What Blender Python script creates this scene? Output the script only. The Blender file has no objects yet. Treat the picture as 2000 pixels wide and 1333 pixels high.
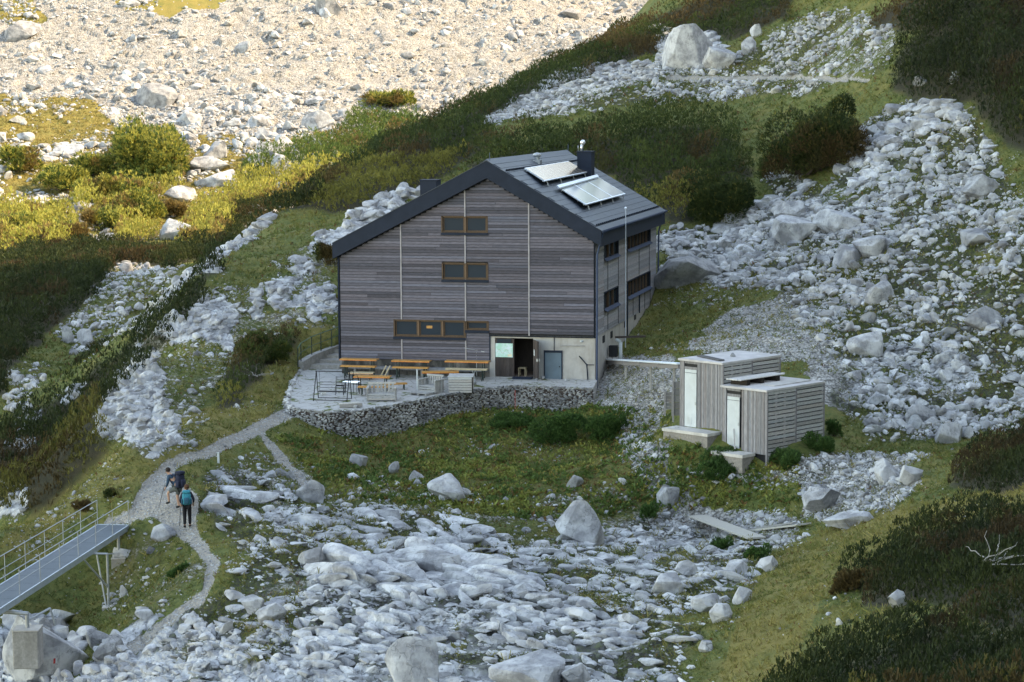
import bpy, bmesh, math, random
import numpy as np
from mathutils import Vector, Matrix, Euler
random.seed(7); RNG = np.random.default_rng(11)
SC = bpy.context.scene; COL = SC.collection
# ---------------------------------------------------------------- camera
F_PX, PITCH, YAW, ROLL = 4200.0, 0.11105, -0.22776, -0.0047
CAM = np.array([20.846, -109.102, 12.195])
_F = np.array([math.sin(YAW)*math.cos(PITCH), math.cos(YAW)*math.cos(PITCH), -math.sin(PITCH)])
_R = np.array([math.cos(YAW), -math.sin(YAW), 0.0]); _U = np.cross(_R, _F)
R2 = _R*math.cos(ROLL)+_U*math.sin(ROLL); U2 = -_R*math.sin(ROLL)+_U*math.cos(ROLL)
cd = bpy.data.cameras.new('camera'); cam = bpy.data.objects.new('camera', cd); COL.objects.link(cam)
cd.sensor_width = 36; cd.lens = 36*F_PX/2000; cd.clip_start = 1; cd.clip_end = 5000
M = Matrix((tuple(R2), tuple(U2), tuple(-_F))).transposed().to_4x4(); M.translation = Vector(CAM)
cam.matrix_world = M
SC.camera = cam
# ---------------------------------------------------------------- light
SUN_EL, SUN_AZ = math.radians(36), math.radians(12)      # azimuth: angle of the sun's bearing from +x towards +y
w = bpy.data.worlds.new('World'); SC.world = w; w.use_nodes = True
nt = w.node_tree; bg = nt.nodes['Background']
sky = nt.nodes.new('ShaderNodeTexSky'); sky.sky_type = 'NISHITA'; sky.sun_disc = False
sky.sun_elevation = SUN_EL; sky.sun_rotation = math.pi/2-SUN_AZ
sky.altitude = 2000; sky.air_density = 1.0; sky.dust_density = 1.5; sky.ozone_density = 0.6
nt.links.new(sky.outputs[0], bg.inputs[0]); bg.inputs[1].default_value = 0.12
sl = bpy.data.lights.new('sun', 'SUN'); sl.energy = 1.36; sl.angle = math.radians(0.5); sl.color = (1, .90, .78)
so = bpy.data.objects.new('sun', sl); COL.objects.link(so)
sdir = Vector((math.cos(SUN_EL)*math.cos(SUN_AZ), math.cos(SUN_EL)*math.sin(SUN_AZ), math.sin(SUN_EL)))
so.rotation_euler = sdir.to_track_quat('Z', 'Y').to_euler()
SC.view_settings.view_transform = 'Standard'; SC.view_settings.look = 'None'
SC.view_settings.exposure = 2.98; SC.view_settings.gamma = 1
SC.view_settings.use_white_balance = True; SC.view_settings.white_balance_temperature = 9900; SC.view_settings.white_balance_tint = 7
# ---------------------------------------------------------------- placing helpers
def raydir(u, v):
    u = np.asarray(u, float)[..., None]; v = np.asarray(v, float)[..., None]
    return _F + R2*(u-1000)/F_PX - U2*(v-666.5)/F_PX
def PD(u, v, d): return CAM + raydir(u, v)*np.asarray(d, float)[..., None]
def project(P):
    D = P-CAM; z = D@_F; z = np.where(np.abs(z) < 1e-3, 1e-3, z)
    return 1000+F_PX*(D@R2)/z, 666.5-F_PX*(D@U2)/z, z
def onz(u, v, z):
    r = raydir(u, v); return CAM + r*((z-CAM[2])/r[2])
def onx(u, v, x=0.0):
    r = raydir(u, v); return CAM + r*((x-CAM[0])/r[0])
def ony(u, v, y=0.0):
    r = raydir(u, v); return CAM + r*((y-CAM[1])/r[1])
def onplane(u, v, p0, n):
    r = raydir(u, v); n = np.array(n); return CAM + r*(((np.array(p0)-CAM)@n)/(r@n))
# ---------------------------------------------------------------- numpy noise
def _h(ix, iy, s=0):
    with np.errstate(over='ignore'):
        n = (ix.astype(np.int64)*374761393 + iy.astype(np.int64)*668265263 + s*974711) & 0xffffffff
        n = ((n ^ (n >> 13))*1274126177) & 0xffffffff
        n = ((n ^ (n >> 16))*2246822519) & 0xffffffff
        n = n ^ (n >> 15)
    return (n & 0xffffff)/float(0x1000000)
def vnoise(x, y, s=0):
    ix = np.floor(x); iy = np.floor(y); fx = x-ix; fy = y-iy
    fx = fx*fx*(3-2*fx); fy = fy*fy*(3-2*fy)
    a = _h(ix, iy, s); b = _h(ix+1, iy, s); c = _h(ix, iy+1, s); d = _h(ix+1, iy+1, s)
    return (a+(b-a)*fx)*(1-fy)+(c+(d-c)*fx)*fy
def fbm(x, y, o=4, s=0):
    t = 0; a = .5; n = 0
    for k in range(o):
        t = t+a*vnoise(x*2**k+17.3*k, y*2**k-9.1*k, s+k); n += a; a *= .5
    return t/n
def worley(x, y, s=0):
    ix = np.floor(x); iy = np.floor(y)
    f1 = np.full(x.shape, 9.); f2 = np.full(x.shape, 9.); cid = np.zeros(x.shape)
    for dx in (-1, 0, 1):
        for dy in (-1, 0, 1):
            cx = ix+dx; cy = iy+dy
            px = cx+_h(cx, cy, s); py = cy+_h(cx, cy, s+5)
            d = (px-x)**2+(py-y)**2
            m = d < f1
            f2 = np.where(m, f1, np.minimum(f2, d)); cid = np.where(m, _h(cx, cy, s+9), cid); f1 = np.where(m, d, f1)
    return np.sqrt(f1), np.sqrt(f2), cid
def sstep(a, b, x):
    t = np.clip((x-a)/(b-a), 0, 1); return t*t*(3-2*t)
# ---------------------------------------------------------------- terrain heights: surveyed points (photo u, v, distance)
TP = [(0,1333,77),(200,1333,73.5),(400,1333,68),(800,1333,64),(1200,1333,62),(1400,1333,60),(1600,1333,55),(1800,1333,51),(2000,1333,47),
(60,1240,81),(300,1220,77),(600,1200,73),(900,1200,72),(1200,1200,72),(1400,1200,69),(1600,1200,63),(1800,1200,58),(2000,1200,54),
(400,1090,81),(700,1100,80.5),(1000,1100,81),(1300,1100,81.5),(1500,1100,77),(1700,1100,70),(1850,1100,66),(2000,1100,62),
(195,1172,85),(100,1130,87),(30,1200,82),(270,1120,84.5),(170,1220,82),(300,1010,86.8),(360,1030,86.2),(550,1000,88),(800,1000,90),(1100,1000,91),(1400,1000,92),(1600,1000,87),(1800,1000,79),(2000,960,76),
(500,880,99),(700,900,100),(850,880,102.5),(1000,900,101),(1250,880,100),(1500,900,92.5),(1650,900,92.5),(1800,900,90),(2000,900,84),
(575,845,104),(700,872,103.4),(800,850,105),(900,826,107.3),(1040,812,109),(1150,800,109.6),
(430,870,97.5),(570,792,104),(300,930,91.5),(250,1012,87.6),(360,920,93.5),
(1168,775,111),(1200,800,107),(1250,760,107),(1300,700,112),(1330,817,96.5),(1413,882,93),(1380,835,94.5),(1625,868,95),(1480,885,92.4),(1500,650,111),(1540,700,106),(1620,740,103),(1600,600,118),
(1700,860,97),(1850,870,96.5),(2000,860,95),(1900,800,101),(1900,700,106),(1900,600,112),(1900,500,118),(1900,400,125),(1900,300,132),(1900,200,139),(1900,100,146),(1900,0,153),(1900,-250,170),
(1750,750,104),(1750,600,115),(1600,500,126),(1600,400,136),(1600,300,146),(1600,200,158),(1600,100,171),(1600,0,184),(1600,-250,205),
(1400,560,128),(1400,480,136),(1400,400,144),(1400,300,156),(1400,200,170),(1400,100,185),(1400,30,197),(1270,45,203),(1400,-150,215),
(1285,575,129),(1300,500,133),(1300,420,140),(1200,300,156),(1200,180,172),(1100,200,176),(1100,117,195),(1000,250,168),(1000,167,188),(830,242,178),(700,316,168),(620,370,160),
(900,300,163),(750,365,156),(600,430,148),(520,420,150),(430,490,140),(350,560,130),(300,620,122),(232,720,113),(190,800,106),
(600,550,130),(650,610,122),(560,480,139),(650,450,142),(500,560,131),(500,650,121),(400,700,116),(430,620,123),(500,750,111),(560,720,114.5),(400,800,106),(300,850,100),(300,760,108.5),(250,880,97.5),(190,900,95.5),
(120,990,90.5),(50,1030,88),(0,1055,86),(-200,1150,84),
(30,960,108),(110,930,111),(0,900,118),(100,850,123),(0,780,136),(0,700,152),(150,720,142),(0,600,180),(0,520,213),(200,600,174),(200,510,212),(330,510,205),(350,470,240),(-200,600,185),(-200,800,140),
(0,450,245),(200,450,248),(400,430,255),(0,350,272),(300,350,276),(600,330,276),(800,260,296),(0,250,298),(300,250,300),(600,230,303),(0,150,320),(300,150,322),(600,150,325),(900,150,335),
(0,0,345),(300,0,347),(600,0,352),(1000,0,366),(1250,0,385),(-200,450,245),(-200,0,345),(0,-300,400),(600,-300,410),(1200,-300,440),(1250,60,372),(1800,-300,330)]
tp = np.array(TP, float); TPW = PD(tp[:,0], tp[:,1], tp[:,2])
EX = np.array([  # unseen ground: x, y, z
(20.8,-109,10.4),(20,-90,7.2),(26,-75,3.5),(10,-80,1.5),(0,-85,-2),(-12,-80,-6),(34,-80,8),(40,-60,6),(45,-40,5),(40,-20,3),(45,0,8),(45,30,20),(50,60,33),(60,100,45),
(-40,-60,-14),(-40,-30,-13),(-60,-60,-18),(-60,-20,-14),(-80,0,-12),(0,-120,6),(40,-120,14),(-30,-110,-8),
(-7,8,-1.6),(-7,16,-.4),(-12,20,.6),(-3,22,.6),(-7,-2,-3.2),(-12,-4,-3.2),(-15,4,-1.9),(-16,12,-.2),(-10,-7,-3.3)])
# hidden ground behind the ridge line
HB = []
for (u, v, d, dz) in [(1270,45,240,-12),(1100,117,232,-10),(1000,167,225,-9),(830,242,215,-8),(700,316,205,-8),(620,370,200,-7),(430,490,165,-5.5),(350,560,152,-5),(232,720,128,-4),(190,800,119,-4),(120,990,98,-3.5),(50,1030,95,-3),(1270,45,300,-20),(1000,167,270,-9)]:
    p = PD(u, v, d); HB.append((p[0], p[1], p[2]+dz))
CP = np.vstack([TPW, EX, np.array(HB)])
def _k(r2): return np.sqrt(r2+9.0)
_A = _k(((CP[:,None,:2]-CP[None,:,:2])**2).sum(-1)); NCP = len(CP)
_A = _A - np.eye(NCP)*0.25
_PP = np.hstack([np.ones((NCP,1)), CP[:,:2]/100])
_S = np.block([[_A, _PP],[_PP.T, np.zeros((3,3))]])
_W = np.linalg.solve(_S, np.concatenate([CP[:,2], np.zeros(3)]))
def H0(x, y):
    x = np.asarray(x, float); y = np.asarray(y, float); sh = x.shape; x = x.ravel(); y = y.ravel(); out = np.empty(x.shape)
    for i in range(0, len(x), 60000):
        a = x[i:i+60000]; b = y[i:i+60000]
        out[i:i+60000] = _k((a[:,None]-CP[None,:,0])**2+(b[:,None]-CP[None,:,1])**2)@_W[:NCP] + _W[NCP]+_W[NCP+1]*a/100+_W[NCP+2]*b/100
    return out.reshape(sh)
# terrace: plane and outline
def ZT(x, y): return -2.2+0.045*np.minimum(y, 0)
def onterr(u, v): return onplane(u, v, (0,0,-2.2), (0,-0.045,1))
T_FRONT = [onterr(u, v) for u, v in [(1158,760),(1080,757),(1000,755),(930,762),(870,772),(810,784),(760,793),(700,803),(640,806),(600,803),(570,797)]]
T_LEFT = [onterr(u, v) for u, v in [(560,786),(566,764),(574,742),(584,724)]]
TERR = [(p[0], p[1]) for p in T_FRONT+T_LEFT]+[(-15.9,2.5),(-15.2,7.5),(-13.85,7.5),(-13.85,1),(0,1)]
def inpoly(x, y, poly):
    x = np.asarray(x); y = np.asarray(y); c = np.zeros(x.shape, bool); n = len(poly)
    for i in range(n):
        x1, y1 = poly[i]; x2, y2 = poly[(i+1)%n]
        if y1 == y2: continue
        c ^= ((y1 > y) != (y2 > y)) & (x < (x2-x1)*(y-y1)/(y2-y1)+x1)
    return c
def HB_(x, y):
    z = H0(x, y)
    m = inpoly(x, y, TERR) | ((x > -13.8) & (x < -.1) & (y > 0) & (y < 19))
    return np.where(m, np.minimum(z, ZT(x, y)-.5), z)
def hit(u, v, dmin=42., dmax=480.):
    ts = np.arange(dmin, dmax, .5); r = raydir(u, v); P = CAM+r*ts[:,None]
    h = HB_(P[:,0], P[:,1])-P[:,2]; k = np.argmax(h > 0)
    if h[k] <= 0: return P[-1], ts[-1]
    if k == 0: return P[0], ts[0]
    t = ts[k-1]+.5*(-h[k-1])/(h[k]-h[k-1]); p = CAM+r*t
    return np.array([p[0], p[1], float(HB_(np.array([p[0]]), np.array([p[1]]))[0])]), t
# ---------------------------------------------------------------- materials
def mat(name, rough=.8, metal=0.):
    m = bpy.data.materials.new(name); m.use_nodes = True
    b = m.node_tree.nodes['Principled BSDF']; b.inputs['Roughness'].default_value = rough; b.inputs['Metallic'].default_value = metal
    b.inputs['Specular IOR Level'].default_value = .3
    return m, m.node_tree, b
class NB:
    def __init__(s, nt): s.nt = nt
    def n(s, t, **k):
        o = s.nt.nodes.new(t)
        for a, v in k.items(): setattr(o, a, v)
        return o
    def l(s, a, b): s.nt.links.new(a, b)
    def math(s, op, a, b=None, c=None, clamp=False):
        o = s.n('ShaderNodeMath', operation=op); o.use_clamp = clamp
        for i, x in enumerate((a, b, c)):
            if x is None: continue
            if isinstance(x, (int, float)): o.inputs[i].default_value = x
            else: s.l(x, o.inputs[i])
        return o.outputs[0]
    def mix(s, f, a, b, mode='MIX'):
        o = s.n('ShaderNodeMix', data_type='RGBA', blend_type=mode)
        for i, x in ((0, f), (6, a), (7, b)):
            if isinstance(x, (int, float)): o.inputs[i].default_value = x
            elif isinstance(x, tuple): o.inputs[i].default_value = x+(1,) if len(x) == 3 else x
            else: s.l(x, o.inputs[i])
        return o.outputs[2]
    def noise(s, vec, scale, detail=4, rough=.6, dist=0.):
        o = s.n('ShaderNodeTexNoise'); o.inputs['Scale'].default_value = scale; o.inputs['Detail'].default_value = detail
        o.inputs['Roughness'].default_value = rough; o.inputs['Distortion'].default_value = dist
        if vec is not None: s.l(vec, o.inputs['Vector'])
        return o.outputs['Fac']
    def ramp(s, f, stops, interp='LINEAR'):
        o = s.n('ShaderNodeValToRGB'); o.color_ramp.interpolation = interp; e = o.color_ramp.elements
        while len(e) < len(stops): e.new(.5)
        for i, (p, c) in enumerate(stops):
            e[i].position = p; e[i].color = (c, c, c, 1) if isinstance(c, (int, float)) else c+(1,)
        s.l(f, o.inputs[0]); return o.outputs[0]
    def bump(s, h, strength, dist, normal=None):
        o = s.n('ShaderNodeBump'); o.inputs['Strength'].default_value = strength; o.inputs['Distance'].default_value = dist
        s.l(h, o.inputs['Height'])
        if normal: s.l(normal, o.inputs['Normal'])
        return o.outputs[0]
def geo_pos(nb): return nb.n('ShaderNodeNewGeometry').outputs['Position']
def obj_co(nb): return nb.n('ShaderNodeTexCoord').outputs['Object']
def mapping(nb, vec, scale=(1,1,1), rot=(0,0,0)):
    o = nb.n('ShaderNodeMapping'); o.inputs['Scale'].default_value = scale; o.inputs['Rotation'].default_value = rot; nb.l(vec, o.inputs[0]); return o.outputs[0]
def rock_color(nb, P, light=(.62,.63,.64), dark=(.30,.31,.33)):
    a = nb.noise(P, 1.1, 6, .62); b = nb.noise(mapping(nb, P, (1,1,.35)), 6, 5, .7)
    c = nb.mix(nb.ramp(a, [(.38, 0.), (.58, 1.)]), dark, light)
    c = nb.mix(nb.math('MULTIPLY', nb.ramp(b, [(.32, 1.), (.47, 0.)]), .50), c, (.13,.13,.13))
    v = nb.n('ShaderNodeTexVoronoi', feature='DISTANCE_TO_EDGE'); v.inputs['Scale'].default_value = 1.3
    nz = nb.n('ShaderNodeTexNoise'); nz.inputs['Scale'].default_value = 3; nb.l(P, nz.inputs['Vector'])
    vm = nb.n('ShaderNodeVectorMath', operation='MULTIPLY_ADD'); nb.l(nz.outputs['Color'], vm.inputs[0]); vm.inputs[1].default_value = (1.1,1.1,1.1); nb.l(P, vm.inputs[2])
    nb.l(vm.outputs[0], v.inputs['Vector'])
    crack = nb.ramp(v.outputs['Distance'], [(0., 0.), (.028, 1.)])
    cm = nb.ramp(nb.noise(P, .9, 3, .5), [(.46, 0.), (.58, .5)])
    c = nb.mix(nb.math('MULTIPLY', nb.math('SUBTRACT', 1., crack), cm), c, (.07,.07,.065))
    h = nb.math('ADD', nb.math('MULTIPLY', crack, .25), nb.math('ADD', nb.math('MULTIPLY', a, .6), nb.math('MULTIPLY', b, .25)))
    return c, h
def make_rock_mat(name, light, dark):
    m, nt, b = mat(name, .93); nb = NB(nt); P = geo_pos(nb)
    c, h = rock_color(nb, P, light, dark)
    at = nb.n('ShaderNodeAttribute', attribute_name='Col'); c = nb.mix(1., c, at.outputs['Color'], 'MULTIPLY')
    nb.l(c, b.inputs['Base Color']); nb.l(nb.bump(h, .7, .07), b.inputs['Normal']); return m
M_ROCK = make_rock_mat('limestone', (.50,.50,.50), (.25,.25,.26))
def make_veg_mat(name, trans=.25):
    m, nt, b = mat(name, .75); nb = NB(nt)
    at = nb.n('ShaderNodeAttribute', attribute_name='Col'); nb.l(at.outputs['Color'], b.inputs['Base Color'])
    tr = nb.n('ShaderNodeBsdfTranslucent'); nb.l(at.outputs['Color'], tr.inputs['Color'])
    mx = nb.n('ShaderNodeMixShader'); mx.inputs[0].default_value = trans
    out = nt.nodes['Material Output']; nb.l(b.outputs[0], mx.inputs[1]); nb.l(tr.outputs[0], mx.inputs[2]); nb.l(mx.outputs[0], out.inputs['Surface']); return m
M_VEG = make_veg_mat('foliage')
def make_ground_mat():
    m, nt, b = mat('ground', .95); nb = NB(nt); P = geo_pos(nb)
    at = nb.n('ShaderNodeAttribute', attribute_name='Mask'); sp = nb.n('ShaderNodeSeparateColor'); nb.l(at.outputs['Color'], sp.inputs[0])
    at2 = nb.n('ShaderNodeAttribute', attribute_name='Tint'); sp2 = nb.n('ShaderNodeSeparateColor'); nb.l(at2.outputs['Color'], sp2.inputs[0])
    rock, grav, path = sp.outputs[0], sp.outputs[1], sp.outputs[2]; dry, red, soil = sp2.outputs[0], sp2.outputs[1], sp2.outputs[2]
    n1 = nb.noise(P, .55, 6, .65); n2 = nb.noise(P, 5., 5, .7); n3 = nb.noise(P, 18., 3, .7)
    g = nb.mix(nb.ramp(n2, [(.35, 0.), (.65, 1.)]), (.055,.075,.018), (.150,.170,.045))
    g2 = nb.mix(n3, (.15,.125,.030), (.26,.205,.062))
    g = nb.mix(nb.math('MULTIPLY', nb.ramp(nb.math('ADD', n1, nb.math('MULTIPLY', dry, .45)), [(.50, 0.), (.80, 1.)]), 1.), g, g2)
    g = nb.mix(nb.math('MULTIPLY', red, nb.ramp(n2, [(.45, 0.), (.6, 1.)])), g, (.10,.045,.016))
    g = nb.mix(nb.math('MULTIPLY', nb.ramp(n3, [(.3, 1.), (.45, 0.)]), .5), g, (.022,.028,.01))
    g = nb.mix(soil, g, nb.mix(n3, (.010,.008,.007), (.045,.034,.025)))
    rc, rh = rock_color(nb, P, (.54,.54,.545), (.27,.275,.285))
    # gravel: small pebbles
    v = nb.n('ShaderNodeTexVoronoi'); v.inputs['Scale'].default_value = 7; nb.l(P, v.inputs['Vector'])
    v2 = nb.n('ShaderNodeTexVoronoi'); v2.inputs['Scale'].default_value = 19; nb.l(P, v2.inputs['Vector'])
    sv = nb.n('ShaderNodeSeparateColor'); nb.l(v.outputs['Color'], sv.inputs[0]); sv2 = nb.n('ShaderNodeSeparateColor'); nb.l(v2.outputs['Color'], sv2.inputs[0])
    gr = nb.mix(nb.math('MULTIPLY', nb.math('ADD', sv.outputs[0], sv2.outputs[0]), .5), (.22,.21,.195), (.60,.585,.56))
    gr = nb.mix(nb.ramp(v.outputs['Distance'], [(.42, 0.), (.75, .8)]), gr, (.07,.068,.06))
    v3 = nb.n('ShaderNodeTexVoronoi'); v3.inputs['Scale'].default_value = 1.3; nb.l(P, v3.inputs['Vector']); s3 = nb.n('ShaderNodeSeparateColor'); nb.l(v3.outputs['Color'], s3.inputs[0])
    gr = nb.mix(.5, gr, nb.mix(s3.outputs[0], (.55,.50,.45), (1.35,1.3,1.25)), 'MULTIPLY')
    gh = nb.math('SUBTRACT', nb.math('SUBTRACT', 1.9, nb.math('MULTIPLY', v3.outputs['Distance'], 1.6)), nb.math('ADD', v.outputs['Distance'], nb.math('MULTIPLY', v2.outputs['Distance'], .4)))
    gr = nb.mix(path, gr, nb.mix(nb.noise(P, 9, 5, .75), (.22,.195,.165), (.48,.44,.385)))
    edge = nb.math('MULTIPLY', nb.math('SUBTRACT', nb.math('ADD', nb.math('MULTIPLY', n1, .5), nb.math('MULTIPLY', n2, .5)), .5), 1.6)
    fg = nb.ramp(nb.math('ADD', grav, edge), [(.42, 0.), (.58, 1.)]); fr = nb.ramp(nb.math('ADD', rock, edge), [(.44, 0.), (.54, 1.)])
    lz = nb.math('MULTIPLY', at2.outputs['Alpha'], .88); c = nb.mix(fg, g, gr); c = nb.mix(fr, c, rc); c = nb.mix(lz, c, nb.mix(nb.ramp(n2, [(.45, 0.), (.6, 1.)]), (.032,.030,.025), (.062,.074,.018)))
    nb.l(c, b.inputs['Base Color'])
    h = nb.math('ADD', nb.math('MULTIPLY', n2, .6), nb.math('MULTIPLY', n3, .35))
    hm = nb.n('ShaderNodeMix', data_type='FLOAT'); nb.l(fg, hm.inputs[0]); nb.l(h, hm.inputs[2]); nb.l(gh, hm.inputs[3])
    hm2 = nb.n('ShaderNodeMix', data_type='FLOAT'); nb.l(fr, hm2.inputs[0]); nb.l(hm.outputs[0], hm2.inputs[2]); nb.l(nb.math('MULTIPLY', rh, 1.5), hm2.inputs[3])
    nb.l(nb.bump(hm2.outputs[0], .9, .13), b.inputs['Normal'])
    return m
M_GROUND = make_ground_mat()
# ---------------------------------------------------------------- object helpers
def mesh_np(name, V, F, m, parent=None, col=None, smooth=False, tri=None):
    me = bpy.data.meshes.new(name); V = np.asarray(V, np.float32); F = np.asarray(F, np.int32)
    me.vertices.add(len(V)); me.vertices.foreach_set('co', V.ravel())
    k = F.shape[1]; me.loops.add(F.size); me.loops.foreach_set('vertex_index', F.ravel())
    me.polygons.add(len(F)); me.polygons.foreach_set('loop_start', np.arange(0, F.size, k, dtype=np.int32))
    me.polygons.foreach_set('use_smooth', np.full(len(F), bool(smooth)))
    me.update(calc_edges=True)
    if col is not None:
        for nm, c in (col.items() if isinstance(col, dict) else [('Col', col)]):
            a = me.color_attributes.new(nm, 'FLOAT_COLOR', 'POINT'); c = np.asarray(c, np.float32)
            if c.shape[1] == 3: c = np.hstack([c, np.ones((len(c), 1), np.float32)])
            a.data.foreach_set('color', c.ravel())
    me.materials.append(m)
    o = bpy.data.objects.new(name, me); COL.objects.link(o)
    if parent is not None: o.parent = parent
    return o
def tag(o, label=None, cat=None, group=None, kind=None):
    if label: o['label'] = label
    if cat: o['category'] = cat
    if group: o['group'] = group
    if kind: o['kind'] = kind
    return o
# ---------------------------------------------------------------- ground zones (outlines surveyed in the photo, each limited to a distance range)
ZONES = [ # name, dmin, dmax, polygon
('scree', 80, 215, [(1500,345),(1640,360),(1700,230),(1780,190),(1900,210),(1950,330),(2000,400),(2100,420),(2100,850),(1880,850),(1700,872),(1640,800),(1640,740),(1600,660),(1560,600),(1480,560),(1290,560),(1290,500),(1300,470),(1490,400)]),
('fine', 80, 215, [(1330,690),(1390,630),(1540,560),(1610,640),(1670,760),(1660,830),(1560,700),(1400,690)]),
('basin', 50, 97, [(420,920),(560,960),(640,985),(780,985),(850,1010),(1050,1060),(1200,1030),(1300,1010),(1420,1040),(1500,1085),(1430,1150),(1340,1190),(1380,1400),(230,1400),(380,1190),(440,1130),(455,1060),(390,960)]),
('cone', 70, 110, [(1215,850),(1290,850),(1300,930),(1400,1000),(1570,1010),(1560,1060),(1490,1090),(1380,1100),(1240,1080),(1280,1010),(1230,930)]),
('cone', 60, 110, [(1290,890),(1500,925),(1600,900),(1800,890),(1790,930),(1730,990),(1640,1035),(1570,1010),(1540,950),(1400,930)]),
('upper', 110, 215, [(1500,60),(1620,20),(1760,50),(1740,135),(1600,175),(1400,205),(1150,215),(960,245),(1000,195),(1150,150),(1290,130),(1480,95)]),
('bed', 100, 215, [(1290,60),(1400,70),(1420,130),(1290,145)]),
('bed', 120, 215, [(940,245),(1050,165),(1150,115),(1300,130),(1300,150),(1140,190),(1020,225)]),
('bed', 85, 170, [(189,818),(193,765),(237,708),(281,677),(308,708),(343,734),(334,769),(308,835),(273,879),(211,862)]),
('bed', 85, 170, [(303,646),(360,615),(387,628),(396,593),(440,598),(470,620),(466,655),(448,686),(409,665),(352,668),(308,659)]),
('bed', 85, 170, [(295,892),(308,840),(334,782),(352,787),(334,862),(317,897)]),
('bed', 100, 170, [(259,694),(290,620),(352,558),(396,510),(462,461),(506,422),(519,426),(484,475),(418,532),(360,584),(308,628)]),
('bed', 100, 170, [(528,576),(545,532),(567,505),(615,501),(611,523),(585,558),(572,598),(536,615)]),
('bed', 100, 170, [(484,620),(484,593),(506,576),(514,593),(501,628)]),
('bed', 100, 170, [(567,598),(615,558),(660,541),(660,611),(615,628),(594,611)]),
('bed', 100, 170, [(594,488),(624,453),(677,431),(760,375),(815,375),(800,400),(700,455),(660,500),(620,500)]),
('bed', 85, 170, [(97,787),(119,747),(163,734),(154,760),(132,796)]),
('bed', 85, 170, [(10,885),(44,831),(97,787),(88,815),(35,872)]),
('patch', 100, 220, [(18,734),(40,703),(79,708),(75,734),(48,756),(60,800),(40,840),(20,800)]),
('bed', 85, 130, [(0,960),(20,930),(45,960),(40,1010),(0,1030)]),
('bed', 60, 100, [(-20,1220),(150,1215),(165,1333),(150,1400),(-20,1400)]),
('bed', 60, 80, [(150,1400),(190,1290),(300,1205),(400,1200),(480,1240),(600,1400)]),
('bed', 60, 84, [(640,1120),(900,1090),(1240,1220),(1240,1290),(1150,1400),(560,1400),(560,1300)]),
('bed', 95, 150, [(1290,480),(1420,470),(1440,560),(1290,565)]),
('bed', 95, 165, [(1500,410),(1640,400),(1680,470),(1560,480),(1500,460)]),
('patch', 120, 240, [(120,640),(230,500),(340,510),(360,550),(290,625),(160,700)]),
('fine', 100, 125, [(1170,770),(1200,690),(1300,690),(1330,720),(1290,850),(1215,850)]),
('stony', 78, 100, [(180,1030),(330,1040),(400,1120),(330,1230),(200,1180)]),
('stony', 88, 170, [(190,870),(225,700),(300,620),(400,560),(500,560),(560,640),(480,700),(420,770),(380,850),(300,900)]),
('stony', 100, 170, [(500,640),(520,520),(600,470),(660,520),(660,640)]),
('stony', 78, 105, [(650,920),(800,940),(1000,960),(1200,940),(1270,1040),(1000,1085),(800,1040),(640,1000)]),
('stony', 90, 112, [(430,900),(560,900),(620,960),(540,960),(440,950)]),
('path', 60, 125, [(575,782),(520,815),(470,842),(400,870),(330,898),(292,930),(268,962),(256,995),(250,1004),(205,1018),(200,1030),(262,1022),(300,1012),(322,1020),(350,1042),(385,1075),(402,1100),(397,1150),(345,1190),(280,1235),(250,1262),(270,1280),(325,1228),(395,1180),(420,1130),(424,1092),(396,1050),(384,1010),(388,965),(350,940),(345,915),(420,885),(500,850),(545,828),(585,808),(600,795)]),
('path', 60, 125, [(505,850),(515,845),(570,900),(610,950),(600,960),(550,905)]),
('path', 130, 215, [(1300,150),(1500,145),(1700,155),(1700,162),(1500,156),(1300,160)]),
('soil', 82, 96, [(385,965),(440,955),(490,985),(480,1010),(430,1005),(390,1000)]),
]
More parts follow.
